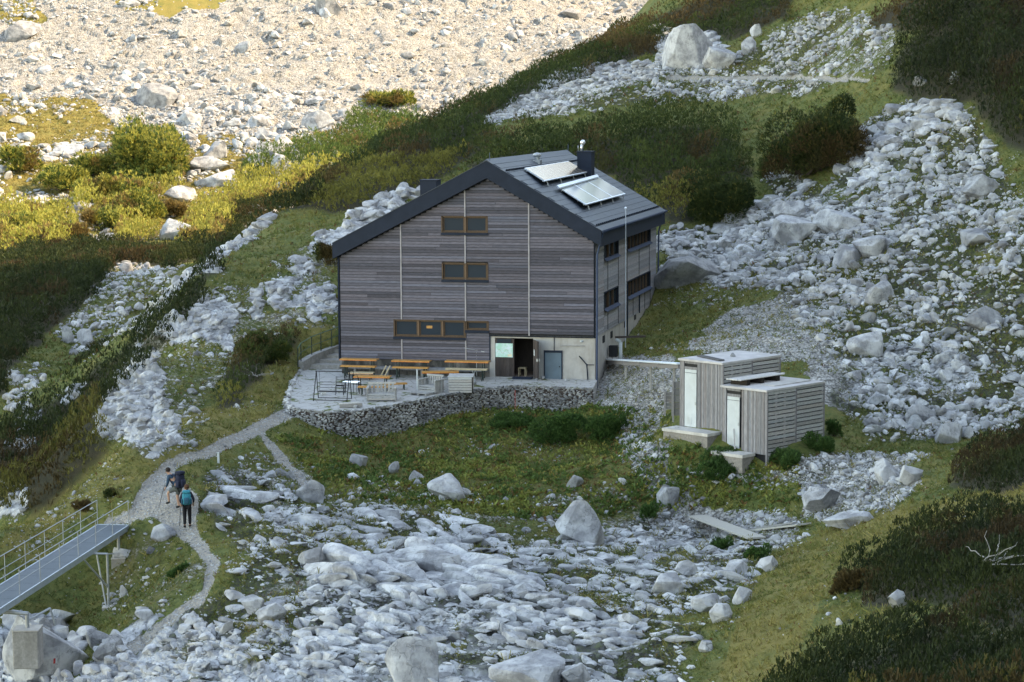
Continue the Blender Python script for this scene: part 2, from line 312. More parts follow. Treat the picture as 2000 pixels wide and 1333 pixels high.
PINE = [ # name, dmin, dmax, canopy height, polygon
('near', 38, 95, 1.0, [(2050,1005),(1920,1010),(1830,1025),(1770,1050),(1730,1085),(1670,1120),(1650,1140),(1720,1150),(1830,1150),(1880,1190),(2050,1200)]),
('near', 38, 95, 1.0, [(2050,1215),(1900,1205),(1830,1200),(1780,1225),(1700,1245),(1610,1262),(1580,1290),(1520,1325),(1470,1420),(2080,1420)]),
('near', 60, 110, .9, [(2050,850),(1920,875),(1850,905),(1845,930),(1920,942),(2050,940)]),
('top', 110, 215, 1.8, [(2050,-60),(1870,-60),(1770,60),(1742,130),(1780,155),(1900,150),(1960,230),(2050,270)]),
('topred', 110, 215, 1.0, [(1690,20),(1850,-60),(1870,-40),(1850,40),(1700,45)]),
('hill', 125, 215, 1.8, [(1120,235),(1250,215),(1350,208),(1440,240),(1470,300),(1400,360),(1330,400),(1280,390),(1180,310),(1100,300),(950,320),(920,290),(1000,262)]),
('ridge', 140, 212, .9, [(590,390),(700,300),(830,235),(1000,160),(1160,72),(1270,30),(1330,0),(1390,-60),(1560,-60),(1545,20),(1480,45),(1420,60),(1330,55),(1285,90),(1180,112),(1150,155),(1055,165),(945,232),(1000,262),(920,290),(850,345),(780,360),(690,392),(640,398)]),
('valley', 125, 262, 1.2, [(-40,520),(60,480),(200,462),(350,490),(330,512),(230,500),(180,560),(120,620),(20,700),(-40,820)]),
('valley', 150, 275, 1.2, [(380,490),(330,510),(350,470),(430,420),(500,390),(600,330),(640,350),(620,380),(520,420),(430,500)]),
('valley', 95, 185, .5, [(-40,880),(60,800),(130,735),(290,640),(360,560),(430,500),(400,600),(280,700),(200,800),(200,880),(60,1000),(-40,1010)]),
('knoll', 95, 135, .8, [(430,760),(440,700),(520,640),(570,640),(560,680),(520,720),(440,790)]),
('sunlit', 228, 330, 1.6, [(215,290),(270,240),(350,290),(360,350),(300,400),(310,450),(240,470),(200,420),(230,370),(200,330)]),
('sunlit', 228, 330, 1.6, [(-40,400),(60,390),(150,420),(160,470),(60,490),(-40,490)]),
('sunlit', 228, 330, 1.6, [(140,370),(200,360),(215,400),(180,430),(150,410)]),
('sunlit', 228, 330, 1.6, [(350,470),(380,400),(440,380),(470,420),(430,470),(380,490)]),
('sunlit', 225, 330, 1.6, [(500,300),(640,262),(700,215),(840,232),(830,260),(640,380),(500,400),(430,420),(440,360)]),
]
def zone_masks(x, y, z):
    """weights of the ground zones at world points"""
    u, v, d = project(np.stack([x, y, z], -1))
    wob = (fbm(x*.35, y*.35, 4, 3)-.5); wob2 = (fbm(x*.35+50, y*.35, 4, 8)-.5)
    px = F_PX/np.maximum(d, 20); uu = u+wob*px*2.4; vv = v+wob2*px*1.1
    R = {}
    for nm, a, b, poly in ZONES:
        m = inpoly(uu if nm != 'path' else u+wob*px*.5, vv if nm != 'path' else v+wob2*px*.2, poly) & (d > a) & (d < b)
        R[nm] = R.get(nm, False) | m
    pn = {}
    for nm, a, b, hh, poly in PINE:
        m = inpoly(uu, vv-px*{'near': .42, 'hill': .8, 'top': .9}.get(nm, .6)*hh, poly) & (d > a) & (d < b)
        pn[nm] = pn.get(nm, False) | m
    R['pines'] = pn
    far = sstep(235, 262, d); R['far'] = far
    # far slope: talus apart from grass in the upper left and lower left
    oc = (inpoly(uu, vv, [(-60,180),(60,190),(180,200),(230,250),(330,250),(420,330),(430,480),(-60,480)]) | inpoly(uu, vv, [(-60,-60),(40,-60),(90,40),(60,60),(-60,20)]) | inpoly(uu, vv, [(170,-80),(480,-80),(430,10),(330,34),(240,20)]) | (vv > 262) & (uu > 380) & (uu < 860) & (vv > 262)) & (d > 235)
    R['ochre'] = oc
    # the shallow second scree beyond the top right of the talus
    return R, u, v, d
# ---------------------------------------------------------------- the ground sheet
def az_r(az, r): return CAM[0]+np.sin(YAW+az)*r, CAM[1]+np.cos(YAW+az)*r
az = np.concatenate([np.linspace(-.52, -.27, 40), np.linspace(-.262, .262, 820), np.linspace(.27, .52, 40)]); NA = len(az); AZI = np.arange(NA)
rr = np.concatenate([np.arange(36, 60, .4), np.arange(60, 215, .23), np.arange(215, 262, .5), np.arange(262, 420, .45), np.arange(420, 700, 3)])
AZ, RR = np.meshgrid(az, rr); GX, GY = az_r(AZ, RR)
sub = H0(GX[::3, ::4], GY[::3, ::4])
# bilinear upsample of the smooth base heights
def upsample(a, n0, n1, s0, s1):
    i = np.minimum(np.arange(n0)/s0, a.shape[0]-1.0001); j = np.minimum(np.arange(n1)/s1, a.shape[1]-1.0001)
    i0 = i.astype(int); j0 = j.astype(int); fi = (i-i0)[:, None]; fj = (j-j0)[None]
    return (a[i0][:, j0]*(1-fi)+a[i0+1][:, j0]*fi)*(1-fj)+(a[i0][:, j0+1]*(1-fi)+a[i0+1][:, j0+1]*fi)*fj
GZ = upsample(sub, GX.shape[0], GX.shape[1], 3, 4)
TZ, gu, gv, gd = zone_masks(GX, GY, GZ)
def blur(m, k):
    m = m.astype(float)
    for ax in (0, 1):
        c = np.cumsum(np.pad(m, [(k+1, k) if a == ax else (0, 0) for a in (0, 1)], mode='edge'), axis=ax)
        m = (np.take(c, np.arange(2*k+1, c.shape[ax]), ax)-np.take(c, np.arange(0, c.shape[ax]-2*k-1), ax))/(2*k+1)
    return m
BEDN = fbm(GX*.30+7, GY*.30, 5, 70); BED = blur(TZ['bed']*(BEDN < .72), 2); PATH = blur(TZ['path'], 1); SOIL = blur(TZ['soil'], 2)
PM = {k: m for k, m in TZ['pines'].items()}
near_m = 1-TZ['far']
# relief
big = (fbm(GX*.12, GY*.12, 4, 1)-.5)*1.1*(1-PATH)
small = (fbm(GX*.9, GY*.9, 4, 2)-.5)*.30*(1-.8*PATH)
ca, sa = math.cos(.5), math.sin(.5); XA = (GX*ca-GY*sa); YA = (GX*sa+GY*ca)
wx = (fbm(GX*.5, GY*.5, 3, 31)-.5)*1.6
f1, f2, cid = worley(XA*.34+wx, YA*.62+wx, 21); g1, g2, cid2 = worley(XA*1.1+wx*.6, YA*1.7+wx, 22)
FLAT = .45
lowb = sstep(92, 100, gd)*.75+.25
block = (cid-.35)*.8*sstep(0, .35, f2-f1)*lowb-.16*(1-sstep(0, .10, f2-f1))+(cid2-.5)*.26*sstep(0, .35, g2-g1)*(.4+.6*lowb)-.07*(1-sstep(0, .12, g2-g1))
loose = np.maximum.reduce([TZ['scree']*1., TZ['basin']*1., TZ['cone']*.6, TZ['upper']*.8, TZ['patch']*.5, TZ['stony']*.3])
loose = blur(loose, 2)
farm = TZ['far']*(1-TZ['ochre'])
lb = (cid2-.5)*.34*sstep(0, .15, g2-g1)
farblk = (worley(GX*.35, GY*.5, 40)[2]-.5)*.9
cliff = inpoly(gu, gv, [(-50,1000),(-50,700),(200,700),(450,400),(860,350),(700,620),(400,900),(200,960)]) & (gd > 90)
GZ = GZ+big*(.55+.9*TZ['far'])+small+BED*block*(.5+.3*cliff)+loose*lb*.8+farm*farblk*.85
GZ -= .10*PATH*(1-TZ['far'])+.35*SOIL
# shelf for the terrace and hut
pad = inpoly(GX, GY, TERR) | ((GX > -13.9) & (GX < 0.) & (GY > 0) & (GY < 19.2))
GZ = np.where(pad, np.minimum(GZ, ZT(GX, GY)-.5), GZ)
# rock / gravel weights
nA = fbm(GX*.28, GY*.28, 5, 60)
rockw = np.clip(BED*.95+loose*(.0+.56*sstep(.58, .64, nA)), 0, 1)
gravw = np.clip(TZ['fine']*.95+TZ['cone']*.75+loose*(.10+.48*sstep(.42,.62,fbm(GX*.5, GY*.5, 4, 61)))+TZ['stony']*.30+farm*.98+PATH*1.0+TZ['far']*TZ['ochre']*.22, 0, 1)
gravw = np.maximum(gravw*(1-.0*BED), .12)
rockw = rockw*(1-PATH)
PINEU = np.zeros(GX.shape)
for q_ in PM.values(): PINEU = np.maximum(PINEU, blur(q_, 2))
dry = np.clip(.10+.5*TZ['far']+.45*inpoly(gu, gv, [(1380,1400),(1480,1100),(1700,1000),(2050,940),(2050,1010),(1760,1050),(1620,1150),(1500,1400)])+.35*inpoly(gu, gv, [(0,1060),(250,860),(480,760),(600,620),(660,640),(560,790),(350,910),(0,1100)]), 0, 1)
red = np.clip(.15+.5*(inpoly(gu, gv, [(560,860),(1250,820),(1300,1000),(1100,1000),(700,960)]) & (gd < 112))+PM['topred']*.8, 0, 1)
red = red*(1-TZ['far'])
Mask = np.stack([rockw, gravw, PATH, np.ones_like(PATH)], -1).reshape(-1, 4)
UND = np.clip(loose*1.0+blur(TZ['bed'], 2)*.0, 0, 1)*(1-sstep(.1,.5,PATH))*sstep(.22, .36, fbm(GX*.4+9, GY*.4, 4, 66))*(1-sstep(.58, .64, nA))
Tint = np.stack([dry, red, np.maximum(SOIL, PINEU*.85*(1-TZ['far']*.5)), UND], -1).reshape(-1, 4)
nr, na = GX.shape
idx = np.arange(nr*na).reshape(nr, na)
F = np.stack([idx[:-1, :-1], idx[:-1, 1:], idx[1:, 1:], idx[1:, :-1]], -1).reshape(-1, 4)
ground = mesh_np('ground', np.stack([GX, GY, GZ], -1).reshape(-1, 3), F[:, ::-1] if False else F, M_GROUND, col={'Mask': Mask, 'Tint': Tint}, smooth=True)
ground['kind'] = 'structure'
LR = rr
def HZ(x, y):
    """height of the finished ground sheet"""
    x = np.asarray(x, float); y = np.asarray(y, float)
    dx = x-CAM[0]; dy = y-CAM[1]; r = np.hypot(dx, dy); a = np.arctan2(dx, dy)-YAW
    j = np.clip(np.interp(a, az, AZI), 0, NA-1.001); i = np.clip(np.interp(r, rr, np.arange(len(rr))), 0, len(rr)-1.001)
    i0 = i.astype(int); j0 = j.astype(int); fi = i-i0; fj = j-j0
    return (GZ[i0, j0]*(1-fi)+GZ[i0+1, j0]*fi)*(1-fj)+(GZ[i0, j0+1]*(1-fi)+GZ[i0+1, j0+1]*fi)*fj
def samp(A, x, y):
    r = np.hypot(x-CAM[0], y-CAM[1]); a = np.arctan2(x-CAM[0], y-CAM[1])-YAW
    j = np.clip(np.round(np.interp(a, az, AZI)), 0, NA-1).astype(int); i = np.clip(np.round(np.interp(r, rr, np.arange(len(rr)))), 0, len(rr)-1).astype(int)
    return A[i, j]
# outer ground and the mountain that throws the shade: one coarse sheet all round
ox = np.concatenate([np.arange(-500, -200, 12), np.arange(-200, 200, 5), np.arange(200, 620, 12)]); oy = np.concatenate([np.arange(-420, -140, 12), np.arange(-140, 330, 5), np.arange(330, 760, 14)])
OX, OY = np.meshgrid(ox, oy); OZ = H0(OX, OY)
OZ = np.clip(OZ, -60, 200)
oa = np.arctan2(OX-CAM[0], OY-CAM[1])-YAW; orr = np.hypot(OX-CAM[0], OY-CAM[1])
infr = (np.abs(oa) < .49) & (orr > 3) & (orr < 690); OZ = OZ-np.where(infr, 9, 0)
MEND = (-86.0, 56.0)   # a point of the shade's edge on the valley floor
yend = MEND[1]+(OX-MEND[0])*math.tan(SUN_AZ)+(fbm(OX*.03, OY*.0+3, 3, 5)-.5)*26
rise = np.clip((OX-(50+.04*(OY+109)))*1.25, 0, 250)*(1+.22*(fbm(OX*.02, OY*.02, 5, 77)-.5))
OZ = OZ+rise*(1-sstep(0, 26, OY-yend))*sstep(-420, -330, OY)
n0, n1 = OX.shape; idx = np.arange(n0*n1).reshape(n0, n1); F = np.stack([idx[:-1, :-1], idx[:-1, 1:], idx[1:, 1:], idx[1:, :-1]], -1).reshape(-1, 4)
on = len(OX.ravel()); mk = np.tile(np.array([[.45, .5, 0, 1]]), (on, 1)); tn = np.tile(np.array([[.4, .1, 0, 0]]), (on, 1))
mount = mesh_np('mountain', np.stack([OX, OY, OZ], -1).reshape(-1, 3), F, M_GROUND, col={'Mask': mk, 'Tint': tn}, smooth=True); mount['kind'] = 'structure'
# ---------------------------------------------------------------- stones
def ico(sub):
    bm = bmesh.new(); bmesh.ops.create_icosphere(bm, subdivisions=sub, radius=1)
    v = np.array([x.co[:] for x in bm.verts]); f = np.array([[q.index for q in p.verts] for p in bm.faces]); bm.free(); return v, f
ICO = {k: ico(k) for k in (1, 2, 3, 4)}
def rock_shape(sub, seed, cuts=11, rough=.05, flat=.7):
    cuts = int(cuts*1.6) if sub > 2 else cuts+2
    r = np.random.default_rng(seed); v, f = ICO[sub]; v = v.copy()
    v *= np.array([r.uniform(.85, 1.2), r.uniform(.75, 1.0), flat*r.uniform(.85, 1.15)])
    for k in range(cuts):
        n = r.normal(size=3); n[2] *= .8; n /= np.linalg.norm(n); c = r.uniform(.36, .64)*np.linalg.norm(n*np.array([1.05, .9, flat]))
        d = v@n; m = d > c; v[m] -= np.outer(d[m]-c, n)*.93
    if rough:
        s = seed*3.1
        for a, q in ((1.6, 1.), (4.2, .45), (9., .22)):
            if sub < 3 and a > 5: continue
            nx = fbm(v[:, 0]*a+s, v[:, 1]*a+v[:, 2]*a*1.7, 2, seed % 97)-.5
            v += v/np.linalg.norm(v, axis=1)[:, None]*(nx*rough*q*2.2)[:, None]
    return v, f
SM = [rock_shape(1, 100+i, 7, 0, .75) for i in range(14)]      # small
MD = [rock_shape(2, 200+i, 10, .02, .72) for i in range(16)]   # medium
BG = [rock_shape(3, 300+i, 12, .022, .75) for i in range(14)]   # large
def rotz(a):
    c, s = np.cos(a), np.sin(a); z = np.zeros_like(a); o = np.ones_like(a)
    return np.stack([np.stack([c, -s, z], -1), np.stack([s, c, z], -1), np.stack([z, z, o], -1)], -2)
def tiltm(a, t):   # tilt by t about a horizontal axis at angle a
    R = rotz(a); c, s = np.cos(t), np.sin(t); z = np.zeros_like(t); o = np.ones_like(t)
    X = np.stack([np.stack([o, z, z], -1), np.stack([z, c, -s], -1), np.stack([z, s, c], -1)], -2)
    return R@X@np.transpose(R, (0, 2, 1))
# candidate positions drawn from the ground sheet, weighted by true area
GAZ = np.gradient(az); cell = np.gradient(rr)[:, None]*rr[:, None]*GAZ[None, :]
vis = (np.abs(AZ) < .262)
def draw(weight, n, seed):
    r = np.random.default_rng(seed); w = (weight*cell*vis*(RR > 38)*(RR < 415)).ravel(); tot = w.sum()
    if tot <= 0: return np.zeros(0), np.zeros(0)
    k = np.searchsorted(np.cumsum(w)/tot, r.random(n)); k = np.minimum(k, w.size-1)
    i, j = np.divmod(k, NA)
    ri = rr[i]+(r.random(n)-.5)*np.gradient(rr)[i]; aj = az[j]+(r.random(n)-.5)*GAZ[j]
    return az_r(aj, ri)
clump = sstep(.40, .62, fbm(GX*.45, GY*.45, 4, 90))
clumpf = sstep(.36, .6, fbm(GX*.10, GY*.16, 4, 91))
PINEM = np.zeros(GX.shape, bool)
for m in PM.values(): PINEM |= m
nopine = 1-PINEM*.97
pad2 = inpoly(GX, GY, TERR) | ((GX > -14.2) & (GX < .3) & (GY > -.3) & (GY < 20))
shed_pad = inpoly(gu, gv, [(1300,700),(1640,720),(1640,880),(1480,900),(1410,895),(1310,830)]) & (gd > 90) & (gd < 104)
okm = nopine*(1-pad2)*(1-shed_pad)*(1-sstep(.1, .5, PATH))
nearz = gd < 215
SETS = [] # (weight, n, size lo, size hi, power, aligned, tone)
SETS.append((okm*blur(TZ['scree'], 2)*(.16+clump), 17000, .13, 1.15, 1.75, 0, 0))
SETS.append((okm*blur(TZ['basin'], 2)*(.15+clump), 14500, .08, .85, 1.75, 1, 1))
SETS.append((okm*blur(TZ['cone'], 2)*(.3+clump), 11000, .06, .5, 1.9, 0, 2))
SETS.append((okm*blur(TZ['upper'], 2)*(.12+clump), 9000, .15, 1.1, 1.9, 0, 3))
SETS.append((okm*blur(TZ['fine'], 2), 7000, .05, .25, 2.2, 0, 4))
SETS.append((okm*blur(TZ['patch'], 2)*(.2+clump), 2600, .2, 1.3, 2.3, 0, 5))
SETS.append((okm*blur(TZ['bed'], 3)*.7*nearz, 5000, .10, .8, 2.2, 1, 6))
SETS.append((okm*blur(TZ['stony'], 2)*(.3+clump), 6500, .08, .8, 2.0, 0, 7))
SETS.append((okm*nearz*(gd < 135)*(1-BED)*(1-loose)*(.04+sstep(.55, .75, fbm(GX*.3, GY*.3, 4, 33)))*.8*(1-.85*inpoly(gu, gv, [(1380,1400),(1480,1100),(1700,1000),(2050,940),(2050,1400)])), 7000, .05, .42, 2.3, 0, 8))
SETS.append((okm*farm*(gd < 400)*(.25+clumpf)*(.35+.65*sstep(330, 290, gd)), 46000, .30, 2.8, 2.15, 0, 9))
SETS.append((np.maximum(okm, PINEM*.45)*TZ['far']*TZ['ochre']*(gd < 400)*(.10+sstep(.48, .66, fbm(GX*.12, GY*.12, 4, 35))), 6500, .3, 3.2, 2.1, 0, 10))
SETS.append((PATH*(gd < 125), 6000, .03, .16, 2., 0, 11))
STONE = []
for si, (wt, n, lo, hi, pw, al, tone) in enumerate(SETS):
    x, y = draw(wt, n, 500+si); n = len(x); r = np.random.default_rng(900+si)
    s = lo*(1-r.random(n)*(1-(lo/hi)**pw))**(-1/pw)
    a = r.uniform(0, 6.28, n) if not al else r.normal(-.55, .25, n)
    sc = np.stack([s*r.uniform(.8, 1.3, n)*(1.5 if al else 1), s*r.uniform(.7, 1.1, n), s*r.uniform(.55, 1.0, n)*(.75 if al else 1)], -1)
    t = r.normal(0, .35, n)
    z = HZ(x, y)+sc[:, 2]*.12
    d = np.hypot(x-CAM[0], y-CAM[1])
    cb = np.clip(r.normal(.92, .17, n), .42, 1.15)
    cw = r.normal(0, .012, n)
    STONE.append(dict(x=x, y=y, z=z, a=a, t=t, ta=r.uniform(0, 6.28, n), sc=sc, d=d, app=s/d*F_PX, cb=cb, cw=cw, tone=np.full(n, tone), pid=r.integers(0, 1000, n)))
ST = {k: np.concatenate([q[k] for q in STONE]) for k in STONE[0]}
su, sv, _sd = project(np.stack([ST['x'], ST['y'], ST['z']], -1))
inpic = (su > 8) & (su < 1992) & (sv > 8) & (sv < 1325)
hutbox = (su > 600) & (su < 1290) & (sv > 290) & (ST['d'] > 108)   # hidden behind the hut
order = np.argsort(-(ST['app']*(inpic & ~hutbox)))
IND = order[:235]; isind = np.zeros(len(ST['x']), bool); isind[IND] = True
def rock_colour(cb, cw):
    return np.stack([cb*(1+cw), cb, cb*(1-cw)], -1)
def merged_stones(name, sel, protos, label, mtl=None):
    ids = np.nonzero(sel)[0]
    if not len(ids): return None
    Vs = []; Fs = []; Cs = []; off = 0
    for p in range(len(protos)):
        k = ids[ST['pid'][ids] % len(protos) == p]
        if not len(k): continue
        v, f = protos[p]
        Rm = tiltm(ST['ta'][k], ST['t'][k])@rotz(ST['a'][k])
        W = np.einsum('nij,nvj->nvi', Rm, v[None]*ST['sc'][k][:, None, :]*.62)+np.stack([ST['x'][k], ST['y'][k], ST['z'][k]], -1)[:, None]
        Vs.append(W.reshape(-1, 3)); Fs.append((f[None]+np.arange(len(k))[:, None, None]*len(v)+off).reshape(-1, 3)); off += len(k)*len(v)
        Cs.append(np.repeat(rock_colour(ST['cb'][k], ST['cw'][k]), len(v), 0))
    o = mesh_np(name, np.vstack(Vs), np.vstack(Fs), mtl or M_ROCK, col=np.vstack(Cs))
    return tag(o, label, 'stones', None, 'stuff')
rest = ~isind; nearS = ST['d'] < 215
merged_stones('loose_stones', rest & nearS & (ST['app'] < 14), SM, 'countless small loose limestone stones scattered over the shaded ground')
merged_stones('rubble', rest & nearS & (ST['app'] >= 14), MD, 'larger broken limestone rubble lying over the shaded slopes')
merged_stones('talus', rest & ~nearS & (ST['app'] < 9), SM, 'countless small stones covering the sunlit scree slope')
merged_stones('talus_blocks', rest & ~nearS & (ST['app'] >= 9), MD, 'coarser broken blocks on the sunlit scree slope')
LMK = [(1090,740,'the hut'),(1500,800,'the sheds'),(1133,1020,'the big boulder in the hollow'),(872,955,'the peaked boulder'),(340,960,'the hikers'),(120,1080,'the footbridge'),(800,1290,'the smooth bottom edge boulder'),(1347,100,'the hilltop crag'),(1585,300,'the round dark shrub'),(1900,1180,'the bottom right pines'),(305,180,'the slab-faced boulder'),(295,310,'the big sunlit shrub'),(400,1150,'the path bend'),(1608,980,'the cracked round boulder'),(1926,630,'the big dark boulder'),(1860,80,'the top right pines'),(450,350,'the sunlit slab pile'),(165,655,'the shaded stony patch'),(1420,1040,'the long pale plank'),(300,800,'the left rock ridge'),(740,420,'the left roof edge'),(1450,1160,'the grass slope foot'),(1000,1150,'the slab field'),(605,950,'the side path')]
SEEN = {}
def where_label(k):
    u, v = float(su[k]), float(sv[k]); L_ = min(LMK, key=lambda q: (q[0]-u)**2+((q[1]-v)*1.4)**2); du, dv = u-L_[0], v-L_[1]
    dist = math.hypot(du, dv); hz = 'right of' if du > 0 else 'left of'; vt = 'below' if dv > 0 else 'above'
    rel = hz if abs(du) > 2*abs(dv) else vt if abs(dv) > 2*abs(du) else vt+' '+hz.replace(' of', '')+' of'
    s_ = ST['sc'][k]; shp = 'long slab' if s_[0] > 1.75*s_[1] else 'flat block' if s_[2] < .6*s_[1] else 'blocky rock'
    tn = 'grey' if ST['cb'][k] < .82 else 'pale' if ST['cb'][k] < .98 else 'whitish'; sz = 'large' if ST['app'][k] > 34 else 'middling' if ST['app'][k] > 24 else 'small'
    nr_ = 'close' if dist < 90 else 'some way' if dist < 200 else 'far'
    sun_ = 'sunlit ' if ST['d'][k] > 235 else ''
    return f'{sz} {sun_}{tn} {shp} {nr_} {rel} {L_[2]}', 'boulders around '+L_[2]
for q, k in enumerate(IND):
    v, f = BG[q % len(BG)]
    Rm = (tiltm(ST['ta'][k:k+1], ST['t'][k:k+1]*.6)@rotz(ST['a'][k:k+1]))[0]
    W = (v*ST['sc'][k]*.64)@Rm.T
    o = mesh_np('boulder', W, f, M_ROCK, col=np.tile(rock_colour(ST['cb'][k], ST['cw'][k]), (len(v), 1)))
    o.location = (ST['x'][k], ST['y'][k], ST['z'][k]); lb, gp = where_label(k); tag(o, lb, 'boulder', gp)
# bare rock outcrops: overlapping fractured blocks sunk into the slope
def outcrop(mask, n, lo, hi, dirn, asp, label, seed, tone=1., sink=.12, dipa=.3):
    x, y = draw(mask, n, seed); r = np.random.default_rng(seed); n = len(x)
    s = lo*(1-r.random(n)*(1-(lo/hi)**1.3))**(-1/1.3)
    sc = np.stack([s*asp*r.uniform(.8, 1.2, n), s*r.uniform(.7, 1.1, n), s*r.uniform(.5, .9, n)], -1)
    Rm = tiltm(r.normal(dirn, .3, n), r.normal(dipa, .16, n))@rotz(r.normal(dirn, .22, n)); pid = r.integers(0, len(BG), n); z = HZ(x, y)+sc[:, 2]*sink
    Vs, Fs, Cs, off = [], [], [], 0
    for p in range(len(BG)):
        k = np.nonzero(pid == p)[0]
        if not len(k): continue
        v, f = BG[p]; W = np.einsum('nij,nvj->nvi', Rm[k], v[None]*sc[k][:, None]*.62)+np.stack([x[k], y[k], z[k]], -1)[:, None]
        Vs.append(W.reshape(-1, 3)); Fs.append((f[None]+np.arange(len(k))[:, None, None]*len(v)+off).reshape(-1, 3)); off += len(k)*len(v)
        c = np.clip(r.normal(.93, .15, len(k)), .5, 1.15)*tone; Cs.append(np.repeat(np.stack([c, c, c*1.01], -1), len(v), 0))
    o = mesh_np('rock_outcrop', np.vstack(Vs), np.vstack(Fs), M_ROCK, col=np.vstack(Cs)); o['kind'] = 'structure'; return o
bedm = TZ['bed']*(BEDN < .72)*(1-pad2)*(1-sstep(.02, .1, blur(PATH, 5)))
outcrop(bedm*(gd > 88)*(gu < 860), 900, .7, 3.4, 1.0, 1.25, '', 61, dipa=.55, sink=.02)
outcrop(blur(bedm*(gd > 88)*(gu < 860), 3), 520, .3, 1.1, 1.0, 1.2, '', 71, dipa=.5)
outcrop(bedm*(gd > 120)*(gu > 860), 700, .6, 2.6, .3, 1.2, '', 62)
outcrop(bedm*(BEDN < .57)*(gd <= 88)*(gu > 520), 430, .4, 2.0, -.55, 1.9, '', 63, dipa=.28, sink=.2)
outcrop(bedm*(gd <= 88)*(gu <= 520), 420, .35, 1.7, -.9, 1.4, '', 64)
outcrop(blur(TZ['scree'], 2)*okm*(fbm(GX*.2, GY*.2, 3, 111) > .53), 420, .6, 2.0, .2, 1.2, '', 65, sink=.0)
outcrop(blur(TZ['basin'], 2)*okm*(fbm(GX*.25, GY*.25, 3, 112) > .53), 260, .4, 1.4, -.55, 2.2, '', 66, sink=.0)
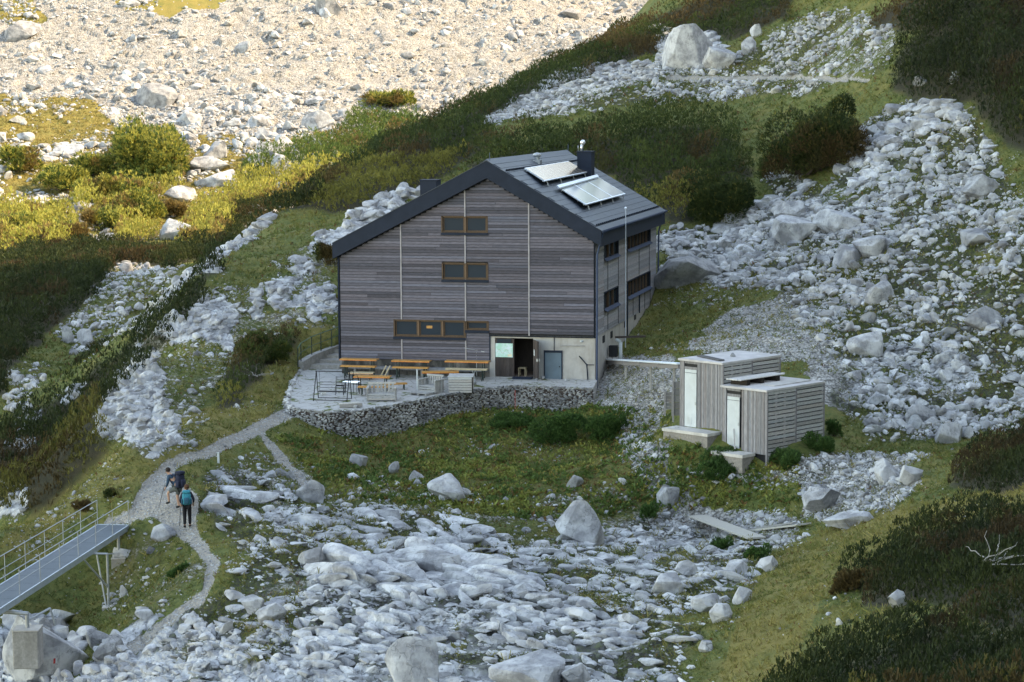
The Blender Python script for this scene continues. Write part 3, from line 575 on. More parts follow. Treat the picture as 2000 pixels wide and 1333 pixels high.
# named boulders: photo u, v of the middle of the base, width px, height px, seed, tone, label
BLD = [
(305,203,82,52,1,.66,'big grey slab-faced boulder alone at the foot of the sunlit scree'),
(1133,1062,96,84,2,.98,'big pale boulder with a dark overhung underside in the middle of the hollow'),
(872,980,76,52,3,.95,'pale peaked boulder left of the big boulder in the hollow'),
(1347,136,104,86,4,.98,'huge pale crag standing highest on the hill behind the hut roof'),
(1408,136,66,46,5,.92,'broad cracked block leaning on the right side of the hilltop crag'),
(1463,106,30,34,6,.95,'small upright rock just right of the hilltop crag'),
(1478,72,26,26,7,.98,'small pale rock above and right of the hilltop crag'),
(803,1345,106,106,8,1.0,'large smooth pale boulder at the bottom edge below the hut'),
(1030,1352,150,60,9,1.0,'long pale slab at the bottom edge, second from the smooth boulder'),
(1125,1340,60,46,10,.95,'rounded block at the bottom edge right of the long slab'),
(812,934,32,22,11,.95,'small block in the turf directly below the stone wall'),
(769,921,22,24,12,.80,'small dark-sided block left of the block below the stone wall'),
(700,908,36,24,13,.95,'low pale double rock under the left part of the stone wall'),
(605,978,56,42,14,.70,'dark grey craggy rock beside the small side path'),
(318,1056,52,30,15,.85,'long grey rock lying at the path edge left of the hikers'),
(238,1098,40,24,16,.98,'pale oblong rock between the footbridge leg and the path'),
(606,1105,52,38,17,.85,'grey wedge rock leaning in the stony hollow'),
(1608,1003,74,46,18,.85,'round cracked grey boulder below the sheds'),
(1737,947,52,44,19,.85,'round grey boulder right of the cracked one below the sheds'),
(1782,948,44,34,20,.92,'pale block at the right end of the stone band'),
(1660,1030,100,30,21,.95,'long low pale slab under the round cracked boulder'),
(1856,870,56,40,22,.80,'smooth grey boulder at the foot of the scree near the right edge'),
(1451,1181,40,30,23,.98,'pale rock on the grass slope below the hollow, upper one'),
(1409,1228,46,34,24,.98,'pale double rock on the grass slope left of the upper one'),
(1379,1275,28,22,25,.9,'small pale rock low on the grass slope'),
(1755,1190,44,34,26,.9,'lone pale rock among the dwarf pines at bottom right'),
(1305,1172,62,46,27,1.0,'pale blocky rock at the right rim of the hollow'),
(1380,1195,60,34,28,.9,'low pale rocks at the grass edge right of the blocky rock'),
(1440,1130,46,30,29,.95,'split pale block at the foot of the grass slope'),
(1500,1120,40,30,57,.95,'pale square block where the grass slope meets the stones'),
(1305,990,44,36,30,.68,'dark grey rock in the stone band left of the planks'),
(1123,950,34,26,31,.85,'grey rock in the turf above the big boulder'),
(550,340,44,46,32,.98,'sunlit leaning block at the lower right of the block group'),
(528,310,58,40,33,.95,'sunlit tilted block in the group behind the shrubs'),
(505,322,40,30,34,.88,'sunlit small block left in the group behind the shrubs'),
(417,310,50,42,35,.9,'sunlit pyramid block above the flat slabs'),
(405,335,84,34,36,1.,'sunlit flat slab under the pyramid block'),
(420,362,86,38,37,1.,'sunlit long flat slab lowest of the slab pile'),
(350,395,62,36,38,.95,'sunlit slab block between the round shrubs'),
(352,468,88,46,39,.95,'pale block on the shade line below the sunlit shrubs'),
(215,473,54,22,40,.9,'pale flat slab on the shade line left of the block'),
(622,254,66,42,41,.9,'sunlit twin-topped boulder at the edge of the thicket'),
(505,247,46,24,42,.88,'sunlit low boulder left of the twin-topped one'),
(368,252,50,30,43,.8,'sunlit grey block below the slab-faced boulder'),
(130,310,60,26,44,1.,'sunlit pale slab in the ochre grass'),
(48,272,34,18,45,1.,'small sunlit block in the ochre grass at the left edge'),
(40,75,70,44,46,.66,'shadowed grey crag at the top left of the scree'),
(640,30,52,50,47,.8,'grey leaning crag at the top middle of the scree'),
(1115,38,42,24,48,.7,'grey boulder near the top right of the sunlit scree'),
(244,532,28,22,49,.85,'grey round rock at the top of the shaded stony patch'),
(132,668,26,34,50,.85,'upright pale rock at the lower left of the shaded patch'),
(165,672,34,28,51,.85,'rounded pale rock beside the upright one'),
(1926,650,82,46,52,.72,'big dark grey boulder on the scree near the right edge'),
(1912,480,62,34,53,.75,'grey slab boulder high on the scree near the right edge'),
(1918,385,76,48,54,.85,'pale peaked boulder high on the scree near the right edge'),
(1897,860,34,22,55,.8,'small grey boulder right of the smooth grey one'),
(1800,830,64,34,56,.8,'grey rounded block above the smooth grey boulder'),
(75,1340,165,125,58,.95,'great pale rock carrying the concrete block at bottom left'),
(490,1200,52,36,59,.95,'pale rock right of the footpath bend'),
(530,1230,56,40,60,.95,'pale sloping rock below the bend of the footpath'),
(1340,1130,44,34,61,.95,'pale rock among stones near the foot of the planks'),
(190,1262,46,34,62,.85,'grey rock between the concrete block and the path'),
(212,1292,60,40,63,.7,'dark-sided grey rock at bottom left below the path'),
(1350,566,140,60,65,.66,'dark grey slanting rock face directly right of the hut'),
(1560,478,96,52,66,1.,'broad pale slab at the upper left edge of the big scree'),
(1640,462,90,50,67,1.,'broad pale slab right of the one at the scree edge'),
(1545,432,70,34,68,.98,'flat pale slab above the broad slab at the scree edge'),
(1700,505,70,46,69,.95,'pale hump of rock in the middle of the big scree'),
(1655,520,60,44,70,.92,'pale hump beside the one in the middle of the big scree'),
(1720,590,60,46,71,.98,'upright pale rock in the middle of the big scree'),
(1690,700,70,50,72,.98,'whitish rock in the lower part of the big scree'),
(1800,165,34,20,64,.95,'pale block at the upper right beneath the dark pines'),
(1868,160,26,22,65,.95,'small pale block right of the one under the dark pines'),
]
TRAIL_ROCK = None
for (u, v, wp, hp, seed, tone, lab) in BLD:
    p, d = hit(u, min(v, 1332), 45, 420)
    if v > 1332: p, d = hit(u, v, 45, 420)
    ww = wp/F_PX*d; hh = hp/F_PX*d
    vv, f = rock_shape(4, 1000+seed*7, 13, .028, .8)
    ext = vv.max(0)-vv.min(0); vv = (vv-(vv.max(0)+vv.min(0))/2)/ext
    dim = np.array([ww*1.02, ww*.8, hh*1.25]); vv = vv*dim; c, s_ = math.cos(YAW), math.sin(YAW)
    Rz = np.array([[c, s_, 0], [-s_, c, 0], [0, 0, 1]]); vv = vv@Rz.T
    z = float(HZ(np.array([p[0]]), np.array([p[1]]))[0])
    back = np.array([math.sin(YAW), math.cos(YAW), 0])*dim[1]*.35
    o = mesh_np('boulder', vv, f, M_ROCK, col=np.tile([[tone, tone, tone*1.01]], (len(vv), 1)))
    o.location = (p[0]+back[0], p[1]+back[1], z+dim[2]*(.22 if d > 200 else .32)); tag(o, lab, 'boulder')
    if seed == 58: TRAIL_ROCK = o
    if seed == 58: ROCK58 = (p, d, dim)
# ---------------------------------------------------------------- vegetation
def normalise(a): return a/np.maximum(np.linalg.norm(a, axis=-1, keepdims=True), 1e-9)
def tufts(x, y, z, size, col, seed, blades=6, width=.22, lean=.8, up=None):
    """many leaf-sized blades: each tuft is a fan of thin triangles"""
    r = np.random.default_rng(seed); n = len(x); k = blades
    a = r.uniform(0, 6.283, (n, k)); el = r.uniform(.25, 1.0, (n, k))
    d = np.stack([np.cos(a)*lean*(1-el*.5), np.sin(a)*lean*(1-el*.5), el], -1)
    if up is not None: d = d+up[:, None, :]
    d = normalise(d); sd = normalise(np.cross(d, r.normal(size=(n, k, 3))))
    L = size[:, None]*r.uniform(.6, 1.15, (n, k)); base = np.stack([x, y, z], -1)[:, None]+r.normal(0, .25, (n, k, 3))*size[:, None, None]
    tip = base+d*L[..., None]; w_ = L*width
    V = np.stack([base-sd*w_[..., None]*.6, base+sd*w_[..., None]*.6, tip+sd*w_[..., None]*.35, tip-sd*w_[..., None]*.35], 2).reshape(-1, 3)
    F = np.arange(n*k*4).reshape(-1, 4)
    c = np.repeat(col, k, 0)*r.uniform(.7, 1.35, (n*k, 1)); c = np.repeat(c, 4, 0)
    return V, F, c
G_DARK = np.array([.030,.050,.012]); G_MID = np.array([.052,.072,.016]); G_YEL = np.array([.165,.155,.034]); G_RED = np.array([.095,.058,.022])
def pine_cols(x, y, n, redness, yel, seed):
    r = np.random.default_rng(seed); t = fbm(x*1.1, y*1.1, 3, seed)[:, None]; q = r.random((n, 1))
    c = G_DARK+(G_MID-G_DARK)*sstep(.35, .65, t)
    c = np.where(q < yel, G_YEL, c)
    rd = sstep(.62-.3*redness, .72-.3*redness, fbm(x*.25+40, y*.25, 3, seed+1))[:, None]
    c = c*(1-rd*.85)+G_RED*rd*.85
    return c
def thicket(name, mask, hgt, dens, size, redness, yel, label, seed, bumps=.5):
    """a closed stand of dwarf pine: uneven canopy with needle tufts through its upper layer"""
    n = int((mask*cell*vis).sum()*dens); x, y = draw(mask*1., n, seed)
    r = np.random.default_rng(seed+1)
    def canopy(x, y):
        wx_ = (fbm(x*.5, y*.5, 3, seed)-.5)*1.6
        f1, f2, cid = worley(x*bumps+wx_, y*bumps+wx_*.7, seed); g1, g2, ci2 = worley(x*bumps*2.4, y*bumps*2.4, seed+3)
        dome = np.sqrt(np.clip(1-(f1/.78)**2, 0, 1))
        return hgt*(.12+.95*dome*(.55+.6*cid)+.22*(1-g1)), dome, cid
    can, dome, cid = canopy(x, y)
    e_ = .12; cx_, _, _ = canopy(x+e_, y); cy_, _, _ = canopy(x, y+e_)
    nrm = normalise(np.stack([-(cx_-can)/e_*.7, -(cy_-can)/e_*.7, np.ones(n)], -1))
    edge = sstep(.2, .75, samp(blur(mask, 4), x, y)); can = can*(.35+.65*edge)
    z = HZ(x, y)+can*(1-r.random(n)**1.4*.95)
    s = size*r.uniform(.6, 1.2, n)*(.75+.25*dome)
    col = pine_cols(x, y, n, redness, yel, seed)*(.85+.3*cid[:, None])
    col = col*(1.9 if name == 'sunlit' or seed == 48 else .50 if seed in (41, 42) else .55 if seed == 46 else .9)  # sunlit stand: foliage colour brightened, sunlight put into the colour
    V, F, C = tufts(x, y, z, s, col, seed+2, blades=5, width=.27, lean=.9, up=nrm*.9)
    # inner dark body so the stand is not see-through
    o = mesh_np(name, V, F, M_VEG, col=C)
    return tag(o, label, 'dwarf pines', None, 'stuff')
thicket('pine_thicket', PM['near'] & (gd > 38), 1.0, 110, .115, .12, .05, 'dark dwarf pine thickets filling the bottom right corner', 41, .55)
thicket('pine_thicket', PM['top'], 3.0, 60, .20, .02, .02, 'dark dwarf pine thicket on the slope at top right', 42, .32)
thicket('pine_thicket', PM['topred'], 1.3, 30, .20, 1.1, .03, 'rusty low scrub at the top edge right of the crag', 43)
thicket('pine_thicket', PM['hill'], 2.2, 52, .18, .02, .06, 'broad green dwarf pine thicket right behind the hut roof', 44, .30)
thicket('pine_thicket', PM['ridge'], 1.25, 40, .18, .20, .10, 'olive and rusty dwarf pines along the ridge left of the hilltop crag', 45)
thicket('pine_thicket', PM['valley'], 1.5, 30, .22, .06, .02, 'dark dwarf pines covering the shaded valley side on the left', 46, .4)
thicket('pine_thicket', PM['knoll'], 1.0, 50, .15, .3, .08, 'dark scrub in the cleft left of the terrace', 47)
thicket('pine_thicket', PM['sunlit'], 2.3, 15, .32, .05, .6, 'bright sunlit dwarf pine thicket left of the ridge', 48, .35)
# shrubs that stand apart
SHR = [(295,345,130,100,.1,'big round sunlit shrub, tallest of the far shrubs'),(265,300,60,36,.1,'small sunlit shrub on top of the big round shrub'),(180,345,80,40,.2,'sunlit shrub left of the big round shrub'),
(120,370,90,40,.2,'sunlit shrub above the round ones at left'),(38,335,70,42,1.2,'rusty brown shrub in the sunlit grass at the left edge'),(195,395,70,44,.1,'sunlit shrub between pale blocks below the big round shrub'),
(255,400,80,50,.1,'sunlit rounded shrub right of the block gap'),(280,440,90,64,.1,'tall sunlit shrub at the shade line'),(341,425,44,30,.5,'little round sunlit shrub under the slab block'),
(200,450,60,36,.1,'low round sunlit shrub at the shade line'),(120,480,90,40,.3,'sunlit shrub half in shade, second from the left edge'),(40,470,100,46,.1,'sunlit shrub half in shade at the left edge'),
(60,430,70,30,.3,'small sunlit shrub in the left block field'),(110,420,60,26,.1,'sunlit low shrub under the pale slab'),(330,340,40,34,.3,'sunlit shrub touching the slab pile'),
(762,208,88,26,.2,'isolated flat sunlit shrub on the scree near the ridge'),
(1585,338,190,135,.05,'big round dark shrub alone on the slope right of the hut'),(1395,428,150,85,.15,'grey-green bush right behind the hut corner'),
(1090,872,110,56,-.3,'lush green bush at the right end of the stone wall'),(1180,856,90,50,-.3,'lush green bush below the hut corner drain'),(1410,1080,44,30,-.3,'small green bush left of the grass slope foot'),(1480,1100,54,34,-.3,'green bush beneath the pale planks'),
(1600,882,60,30,-.2,'green weeds at the foot of the lower shed'),(1530,905,70,24,-.2,'low weeds in front of the lower shed'),(1410,915,90,30,-.3,'green weeds left of the lower shed step'),(1630,850,30,30,-.2,'green bush at the right corner of the lower shed'),
(1270,1025,34,40,-.3,'narrow green clump beside the dark grey rock'),(1000,840,80,26,-.2,'green weeds under the middle of the stone wall'),
(520,700,110,50,.5,'brownish scrub on the grass left of the railing'),(640,520,46,50,.3,'dark shrub against the left wall of the hut'),
(1660,1160,90,46,1.1,'rusty brown dwarf pine at the front of the bottom right thicket'),(1720,1110,60,30,.9,'olive brown dwarf pine above the rusty one'),
(345,1125,40,18,-.1,'grass tussock left of the path bend'),(215,975,30,16,.8,'brown grass tussock by the bridge end'),(160,1000,34,16,.8,'brown grass tussock left of the bridge end')]
for q, (u, v, wp, hp, red_, lab) in enumerate(SHR):
    p, d = hit(u, v, 45, 420); ww = wp/F_PX*d/2*(1.25 if d > 200 else 1.1); hh = hp/F_PX*d*(1.15 if d > 200 else 1); r = np.random.default_rng(3000+q)
    px = 4.2/F_PX*d*(1.25 if d > 200 else 1.); ts = max(.09, px*.95)
    n = int(np.clip(ww*ww*3.1*(1+hh/ww)/(ts*ts)*2.6, 300, 16000))
    # several overlapping lobes make the outline uneven
    nl = int(r.integers(7, 11)+min(ww*2.2, 12)); lc = np.stack([r.uniform(-.62, .62, nl)*ww, r.uniform(-.5, .5, nl)*ww, r.uniform(.08, .66, nl)*hh], -1); lr = r.uniform(.28, .5, nl)
    k = r.integers(0, nl, n); dirv = normalise(r.normal(size=(n, 3))); dirv[:, 2] = np.abs(dirv[:, 2])*1.0-.25; dirv = normalise(dirv)
    P = lc[k]+dirv*(lr[k]*r.uniform(.75, 1.05, n))[:, None]*np.array([ww, ww*.9, hh*.9])
    P[:, 2] = np.maximum(P[:, 2], r.uniform(0, .15, n)*hh)
    dpt = HZ(p[0]+P[:, 0], p[1]+P[:, 1])-p[2] if d < 200 else 0
    P[:, 2] += dpt*.7
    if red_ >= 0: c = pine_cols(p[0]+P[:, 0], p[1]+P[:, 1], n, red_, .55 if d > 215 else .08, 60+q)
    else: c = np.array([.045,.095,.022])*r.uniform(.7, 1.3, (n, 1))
    c = c*(1.9 if d > 235 else .75 if q in (16, 17) else 1.)  # shrubs on the far sunny slope have sunlight painted in as lighter foliage
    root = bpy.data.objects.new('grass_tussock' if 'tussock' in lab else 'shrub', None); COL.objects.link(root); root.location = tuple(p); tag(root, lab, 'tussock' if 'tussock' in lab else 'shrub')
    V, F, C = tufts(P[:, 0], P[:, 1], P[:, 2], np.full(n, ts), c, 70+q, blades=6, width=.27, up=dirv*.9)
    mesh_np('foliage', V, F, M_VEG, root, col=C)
    # woody stems
    Vs = []; Fs = []
    for j in range(nl):
        a = np.array([r.normal(0, .12)*ww, r.normal(0, .12)*ww, -.1]); b = lc[j]; t = ww*.02+.01; o_ = len(Vs)
        for e, c_, th in ((0, a, t), (1, b, t*.5)):
            for (dx, dy) in ((-1, -1), (1, -1), (1, 1), (-1, 1)): Vs.append(c_+np.array([dx*th, dy*th, 0]))
        for s_ in range(4): Fs.append((o_+s_, o_+(s_+1) % 4, o_+4+(s_+1) % 4, o_+4+s_))
    bpy_w = mesh_np('stem', np.array(Vs), np.array(Fs), M_VEG, root, col=np.tile([[.09,.065,.045]], (len(Vs), 1)))
# turf: short grass clumps and weeds on the open ground
gw = okm*nearz*(1-np.clip(rockw*1.3, 0, 1))*(1-np.clip(gravw-.35, 0, 1))*(gd < 200)
x, y = draw(gw*(130/np.maximum(gd, 60))**2.0, 170000, 777); n = len(x); r = np.random.default_rng(5)
t = fbm(x*.35, y*.35, 4, 4); dr = samp(dry, x, y); rd = samp(red, x, y)
c = np.array([.085,.110,.026])+(np.array([.27,.225,.07])-np.array([.085,.110,.026]))*np.clip(sstep(.42, .66, t)*.5+dr*.7-.15+r.normal(0, .15, n), 0, 1)[:, None]
c = np.where((r.random(n) < rd*.45)[:, None], np.array([.13,.055,.02]), c)
dd = np.hypot(x-CAM[0], y-CAM[1])
V, F, C = tufts(x, y, HZ(x, y)-.01, r.uniform(.05, .15, n)*(dd/85), c, 778, blades=4, width=.20, lean=1.0)
tag(mesh_np('turf', V, F, M_VEG, col=C), 'short green and straw coloured mountain turf on the shaded slopes', 'grass', None, 'stuff')
x, y = draw(okm*TZ['far']*TZ['ochre']*(gd < 340), 22000, 779); n = len(x)
c = np.array([.14,.13,.035])+(np.array([.30,.22,.075])-np.array([.14,.13,.035]))*r.random((n, 1))
V, F, C = tufts(x, y, HZ(x, y)-.02, r.uniform(.15, .38, n), c, 780, blades=4, width=.2, lean=1.1)
tag(mesh_np('turf', V, F, M_VEG, col=C), 'ochre sunlit grass of the far slope', 'grass', None, 'stuff')

x, y = draw(okm*(gd < 112)*(gd > 70)*(inpoly(gu, gv, [(540,850),(900,800),(1170,800),(1330,800),(1430,890),(1560,900),(1560,990),(1300,990),(1180,1010),(1000,1010),(800,980),(640,960)]) | inpoly(gu, gv, [(1170,560),(1520,560),(1500,640),(1240,680)]))*(.15+sstep(.4, .6, fbm(GX*.5, GY*.5, 4, 88))), 9000, 790); n = len(x); r = np.random.default_rng(9)
q = r.random(n)[:, None]; t = fbm(x*.8, y*.8, 3, 89)[:, None]; c = np.where(t > .55, np.array([.18,.20,.045]), np.array([.080,.125,.03])); c = np.where(q < .07, np.array([.16,.09,.03]), c); c = np.where(q > .88, np.array([.24,.21,.05]), c)
V, F, C = tufts(x, y, HZ(x, y)+.02, r.uniform(.08, .2, n), c, 791, blades=6, width=.42, lean=1.1)
tag(mesh_np('weeds', V, F, M_VEG, col=C), 'leafy green and reddish weeds in the hollow below the stone wall', 'weeds', None, 'stuff')

x, y = draw(gw*(gd < 135)*(.2+sstep(.45, .65, fbm(GX*.7, GY*.7, 3, 95))), 9000, 792); n = len(x); r = np.random.default_rng(10)
c = np.array([.10,.12,.028])+(np.array([.28,.23,.075])-np.array([.10,.12,.028]))*r.random((n, 1))
V, F, C = tufts(x, y, HZ(x, y), r.uniform(.12, .28, n), c, 793, blades=9, width=.10, lean=.9)
tag(mesh_np('tussocks', V, F, M_VEG, col=C), 'straw coloured tussocks dotted through the shaded turf', 'grass', None, 'stuff')
# ---------------------------------------------------------------- made things: helpers
class MB:
    def __init__(s): s.v = []; s.f = []; s.c = []
    def add(s, vs, fs, c=(1,1,1)):
        o = len(s.v); s.v += [tuple(map(float, p)) for p in vs]; s.f += [tuple(i+o for i in q) for q in fs]; s.c += [c]*len(vs)
    def box(s, a, b, c=(1,1,1)):
        x0, y0, z0 = np.minimum(a, b); x1, y1, z1 = np.maximum(a, b)
        s.add([(x0,y0,z0),(x1,y0,z0),(x1,y1,z0),(x0,y1,z0),(x0,y0,z1),(x1,y0,z1),(x1,y1,z1),(x0,y1,z1)],
              [(3,2,1,0),(4,5,6,7),(0,1,5,4),(1,2,6,5),(2,3,7,6),(3,0,4,7)], c)
    def bar(s, p, q, w=.04, h=None, c=(1,1,1), n=4):
        p = np.array(p, float); q = np.array(q, float); d = q-p; L = np.linalg.norm(d); d = d/max(L, 1e-9); h = w if h is None else h
        up = np.array([0,0,1.]) if abs(d[2]) < .9 else np.array([0,1.,0]); a = np.cross(d, up); a /= np.linalg.norm(a); b = np.cross(a, d)
        if n == 4: off = [(-1,-1),(1,-1),(1,1),(-1,1)]
        else: off = [(math.cos(t), math.sin(t)) for t in np.arange(n)*2*math.pi/n]
        vs = [p+a*x*w/2+b*y*h/2 for x, y in off]+[q+a*x*w/2+b*y*h/2 for x, y in off]
        fs = [(i, (i+1) % n, n+(i+1) % n, n+i) for i in range(n)]+[tuple(range(n))[::-1], tuple(range(n, 2*n))]
        s.add(vs, fs, c)
    def tube(s, p, q, r, c=(1,1,1), n=8): s.bar(p, q, 2*r, 2*r, c, n)
    def prism(s, poly, y0, y1, c=(1,1,1)):     # poly in x,z extruded along y
        n = len(poly); s.add([(x, y0, z) for x, z in poly]+[(x, y1, z) for x, z in poly], [tuple(range(n)), tuple(range(n, 2*n))[::-1]]+[(i, n+i, n+(i+1) % n, (i+1) % n) for i in range(n)], c)
    def prismz(s, poly, z0, z1, c=(1,1,1)):
        n = len(poly); s.add([(x, y, z0) for x, y in poly]+[(x, y, z1) for x, y in poly], [tuple(range(n))[::-1], tuple(range(n, 2*n))]+[(i, (i+1) % n, n+(i+1) % n, n+i) for i in range(n)], c)
    def quad(s, a, b, c_, d, th=.03, c=(1,1,1)):
        P = [np.array(p, float) for p in (a, b, c_, d)]; nn = np.cross(P[1]-P[0], P[3]-P[0]); nn /= np.linalg.norm(nn)
        s.add([p for p in P]+[p-nn*th for p in P], [(0,1,2,3),(7,6,5,4),(0,4,5,1),(1,5,6,2),(2,6,7,3),(3,7,4,0)], c)
    def ball(s, p, r, c=(1,1,1), sz=1.):
        v, f = ICO[2]; s.add(v*np.array([r, r, r*sz])+np.array(p), [tuple(q) for q in f], c)
    def build(s, name, m, parent=None, smooth=False, bevel=0):
        me = bpy.data.meshes.new(name); me.from_pydata(s.v, [], s.f)
        a = me.color_attributes.new('Col', 'FLOAT_COLOR', 'POINT'); a.data.foreach_set('color', np.hstack([np.array(s.c, np.float32), np.ones((len(s.c), 1), np.float32)]).ravel())
        bm = bmesh.new(); bm.from_mesh(me); bmesh.ops.recalc_face_normals(bm, faces=bm.faces)
        if bevel: bmesh.ops.bevel(bm, geom=list(bm.edges), offset=bevel, segments=1, affect='EDGES')
        bm.to_mesh(me); bm.free()
        if smooth: me.polygons.foreach_set('use_smooth', [True]*len(me.polygons))
        me.materials.append(m); o = bpy.data.objects.new(name, me); COL.objects.link(o)
        if parent is not None: o.parent = parent
        return o
def thing(name, label, cat, loc=(0,0,0), rz=0, group=None):
    o = bpy.data.objects.new(name, None); COL.objects.link(o); o.location = tuple(loc); o.rotation_euler = (0, 0, rz); o.empty_display_size = .3
    return tag(o, label, cat, group)
def copy_tree(o, parent=None):
    c = o.copy(); COL.objects.link(c)
    if parent is not None: c.parent = parent
    for ch in [q for q in bpy.data.objects if q.parent == o]: copy_tree(ch, c)
    return c
def simple(name, col, rough=.6, metal=0., var=.25, scale=6, bump=0., stretch=(1,1,1), spec=.3, dirt=None):
    m, nt, b = mat(name, rough, metal); nb = NB(nt); P = obj_co(nb); n = nb.noise(mapping(nb, P, stretch), scale, 5, .65)
    at = nb.n('ShaderNodeAttribute', attribute_name='Col')
    lo = tuple(x*(1-var) for x in col); hi = tuple(min(1, x*(1+var)) for x in col)
    c = nb.mix(nb.ramp(n, [(.3, 0.), (.7, 1.)]), lo, hi); c = nb.mix(1., c, at.outputs['Color'], 'MULTIPLY')
    if dirt:
        n2 = nb.noise(mapping(nb, P, (1,1,.4)), 1.3, 5, .7); c = nb.mix(nb.ramp(n2, [(.45, 0.), (.7, .8)]), c, dirt)
    nb.l(c, b.inputs['Base Color']); b.inputs['Specular IOR Level'].default_value = spec
    if bump: nb.l(nb.bump(n, bump, .02), b.inputs['Normal'])
    return m
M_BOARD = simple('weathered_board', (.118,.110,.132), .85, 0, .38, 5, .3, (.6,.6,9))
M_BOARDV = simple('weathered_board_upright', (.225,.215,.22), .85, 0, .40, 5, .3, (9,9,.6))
M_BACK = simple('dark_backing', (.02,.02,.022), .9)
M_METAL = simple('anthracite_sheet', (.016,.023,.038), .65, .0, .15, 2, 0, spec=.15)
M_ROOF = simple('anthracite_roof', (.028,.040,.058), .55, .0, .22, 3, .1, (1,6,1), spec=.5)
M_CONC = simple('render_plaster', (.42,.395,.37), .9, 0, .12, 2, .1, dirt=(.30,.27,.24))
M_CONCR = simple('rough_concrete', (.33,.31,.29), .93, 0, .25, 9, .5, dirt=(.18,.165,.15))
M_FRAME = simple('brown_window_wood', (.085,.05,.03), .6, 0, .4, 10, .1, (1,1,6))
M_WHITE = simple('white_paint', (.50,.53,.54), .55, 0, .08, 2, spec=.2, dirt=(.40,.41,.39))
M_ORANGE = simple('orange_varnished_wood', (.52,.25,.075), .5, 0, .25, 8, 0, (1,8,1))
M_PALE = simple('pale_wood', (.50,.40,.26), .7, 0, .2, 8)
M_STEEL = simple('galvanised_steel', (.34,.36,.38), .45, .5, .15, 6, 0, spec=.5)
M_GREEN = simple('green_black_metal', (.02,.035,.03), .6)
M_BLACK = simple('black_stuff', (.012,.012,.014), .7)
M_DOORB = simple('blue_grey_door', (.10,.15,.19), .5, 0, .12, 2)
M_DKWOOD = simple('dark_old_wood', (.055,.042,.038), .85, 0, .4, 6, .3, (9,9,.6))
M_GREY = simple('grey_timber', (.30,.29,.28), .85, 0, .3, 7, .3, (1,6,6))
def glass_mat(name, col, rough=.25):
    m, nt, b = mat(name, rough); b.inputs['Base Color'].default_value = col+(1,); b.inputs['Specular IOR Level'].default_value = .06
    nb = NB(nt); n = nb.noise(obj_co(nb), 1.6, 2, .5); nb.l(nb.bump(n, .1, .1), b.inputs['Normal']); return m
M_GLASS = glass_mat('window_glass', (.022,.034,.048))
rnd = random.Random(3)
def bc(lo=.72, hi=1.2):
    k = rnd.uniform(lo, hi); w = rnd.gauss(0, .03); return (k*(1+w), k, k*(1-w*.6))
# ================================================================ THE HUT
hut = thing('mountain_hut', 'large weathered timber mountain hut with asymmetric dark metal gable roof', 'mountain hut', (-6.9, 10, -2.2))
HO = Vector((6.9, -10, 2.2))   # parts are modelled in site coordinates
def hb(mb, name, m, parent=None, **k):
    o = mb.build(name, m, hut if parent is None else parent, **k)
    if parent is None: o.location = HO
    return o
XL, XA, ZLE, ZRE, ZAP, YB = -13.85, -5.69, 4.07, 4.95, 8.23, 19.6
sL = (ZAP-ZLE)/(XA-XL); sR = (ZAP-ZRE)/(0-XA)
def zroof(x): return ZAP+(x-XA)*sL if x < XA else ZAP-(x-XA)*sR
def xr(z, side):   # gable boundary at height z
    if side < 0: return XL if z <= ZLE else XA-(ZAP-z)/sL
    return 0. if z <= ZRE else XA+(ZAP-z)/sR
WIN = [(-8.19,-5.73,5.37,6.21),(-8.18,-5.72,2.90,3.76),(-10.85,-6.93,-.17,.71),(-6.93,-5.71,.24,.71)]
SEG = [XL, -10.43, -6.93, -3.51, 0.]
BP = .150
front = MB(); z = -1.40
def cut_windows(x0, x1, z0, z1, wins):
    spans = [(x0, x1)]
    for (a, b, c, d) in wins:
        if z1 > c+.02 and z0 < d-.02:
            ns = []
            for (p, q) in spans:
                if b <= p or a >= q: ns.append((p, q)); continue
                if a > p: ns.append((p, a))
                if b < q: ns.append((b, q))
            spans = ns
    return spans
while z < ZAP:
    z0, z1 = z, z+BP-.022
    for k in range(4):
        x0 = max(SEG[k]+.035, xr(z1, -1)); x1 = min(SEG[k+1]-.035, xr(z1, 1))
        if x0 >= x1: continue
        if z0 < -.02 and SEG[k+1] > -5.7: x1 = min(x1, -5.66)
        if x1-x0 < .05: continue
        for (p, q) in cut_windows(x0, x1, z0, z1, WIN):
            # boards are laid in random lengths
            xs = [p]
            while q-xs[-1] > 3.0 and rnd.random() < .25:
                xs.append(xs[-1]+rnd.uniform(1.4, 2.4))
                if q-xs[-1] < .4: xs.pop(); break
            xs.append(q)
            for a, b in zip(xs[:-1], xs[1:]):
                t = bc(.58, 1.28); dy = rnd.uniform(0, .012)
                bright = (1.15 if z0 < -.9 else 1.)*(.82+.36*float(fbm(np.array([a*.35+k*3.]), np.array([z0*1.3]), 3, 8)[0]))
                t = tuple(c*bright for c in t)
                front.add([(a+.004,-.028-dy,z0),(b-.004,-.028-dy,z0),(b-.004,-.010-dy,z1),(a+.004,-.010-dy,z1),(a+.004,.03,z0),(b-.004,.03,z0),(b-.004,.03,z1),(a+.004,.03,z1)],
                          [(0,1,2,3),(3,2,6,7),(0,4,5,1),(1,5,6,2),(0,3,7,4)], t)
    z += BP
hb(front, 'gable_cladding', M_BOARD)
bk = MB()   # dark backing wall with real window recesses: built from strips round the openings
ys0, ys1 = .035, .28
bk.prism([(XL,-1.42),(-10.85,-1.42),(-10.85,5.37),(-10.85,zroof(-10.85)),(XL,ZLE)], ys0, ys1)
bk.prism([(-10.85,-1.42),(-5.66,-1.42),(-5.66,-.17),(-10.85,-.17)], ys0, ys1)
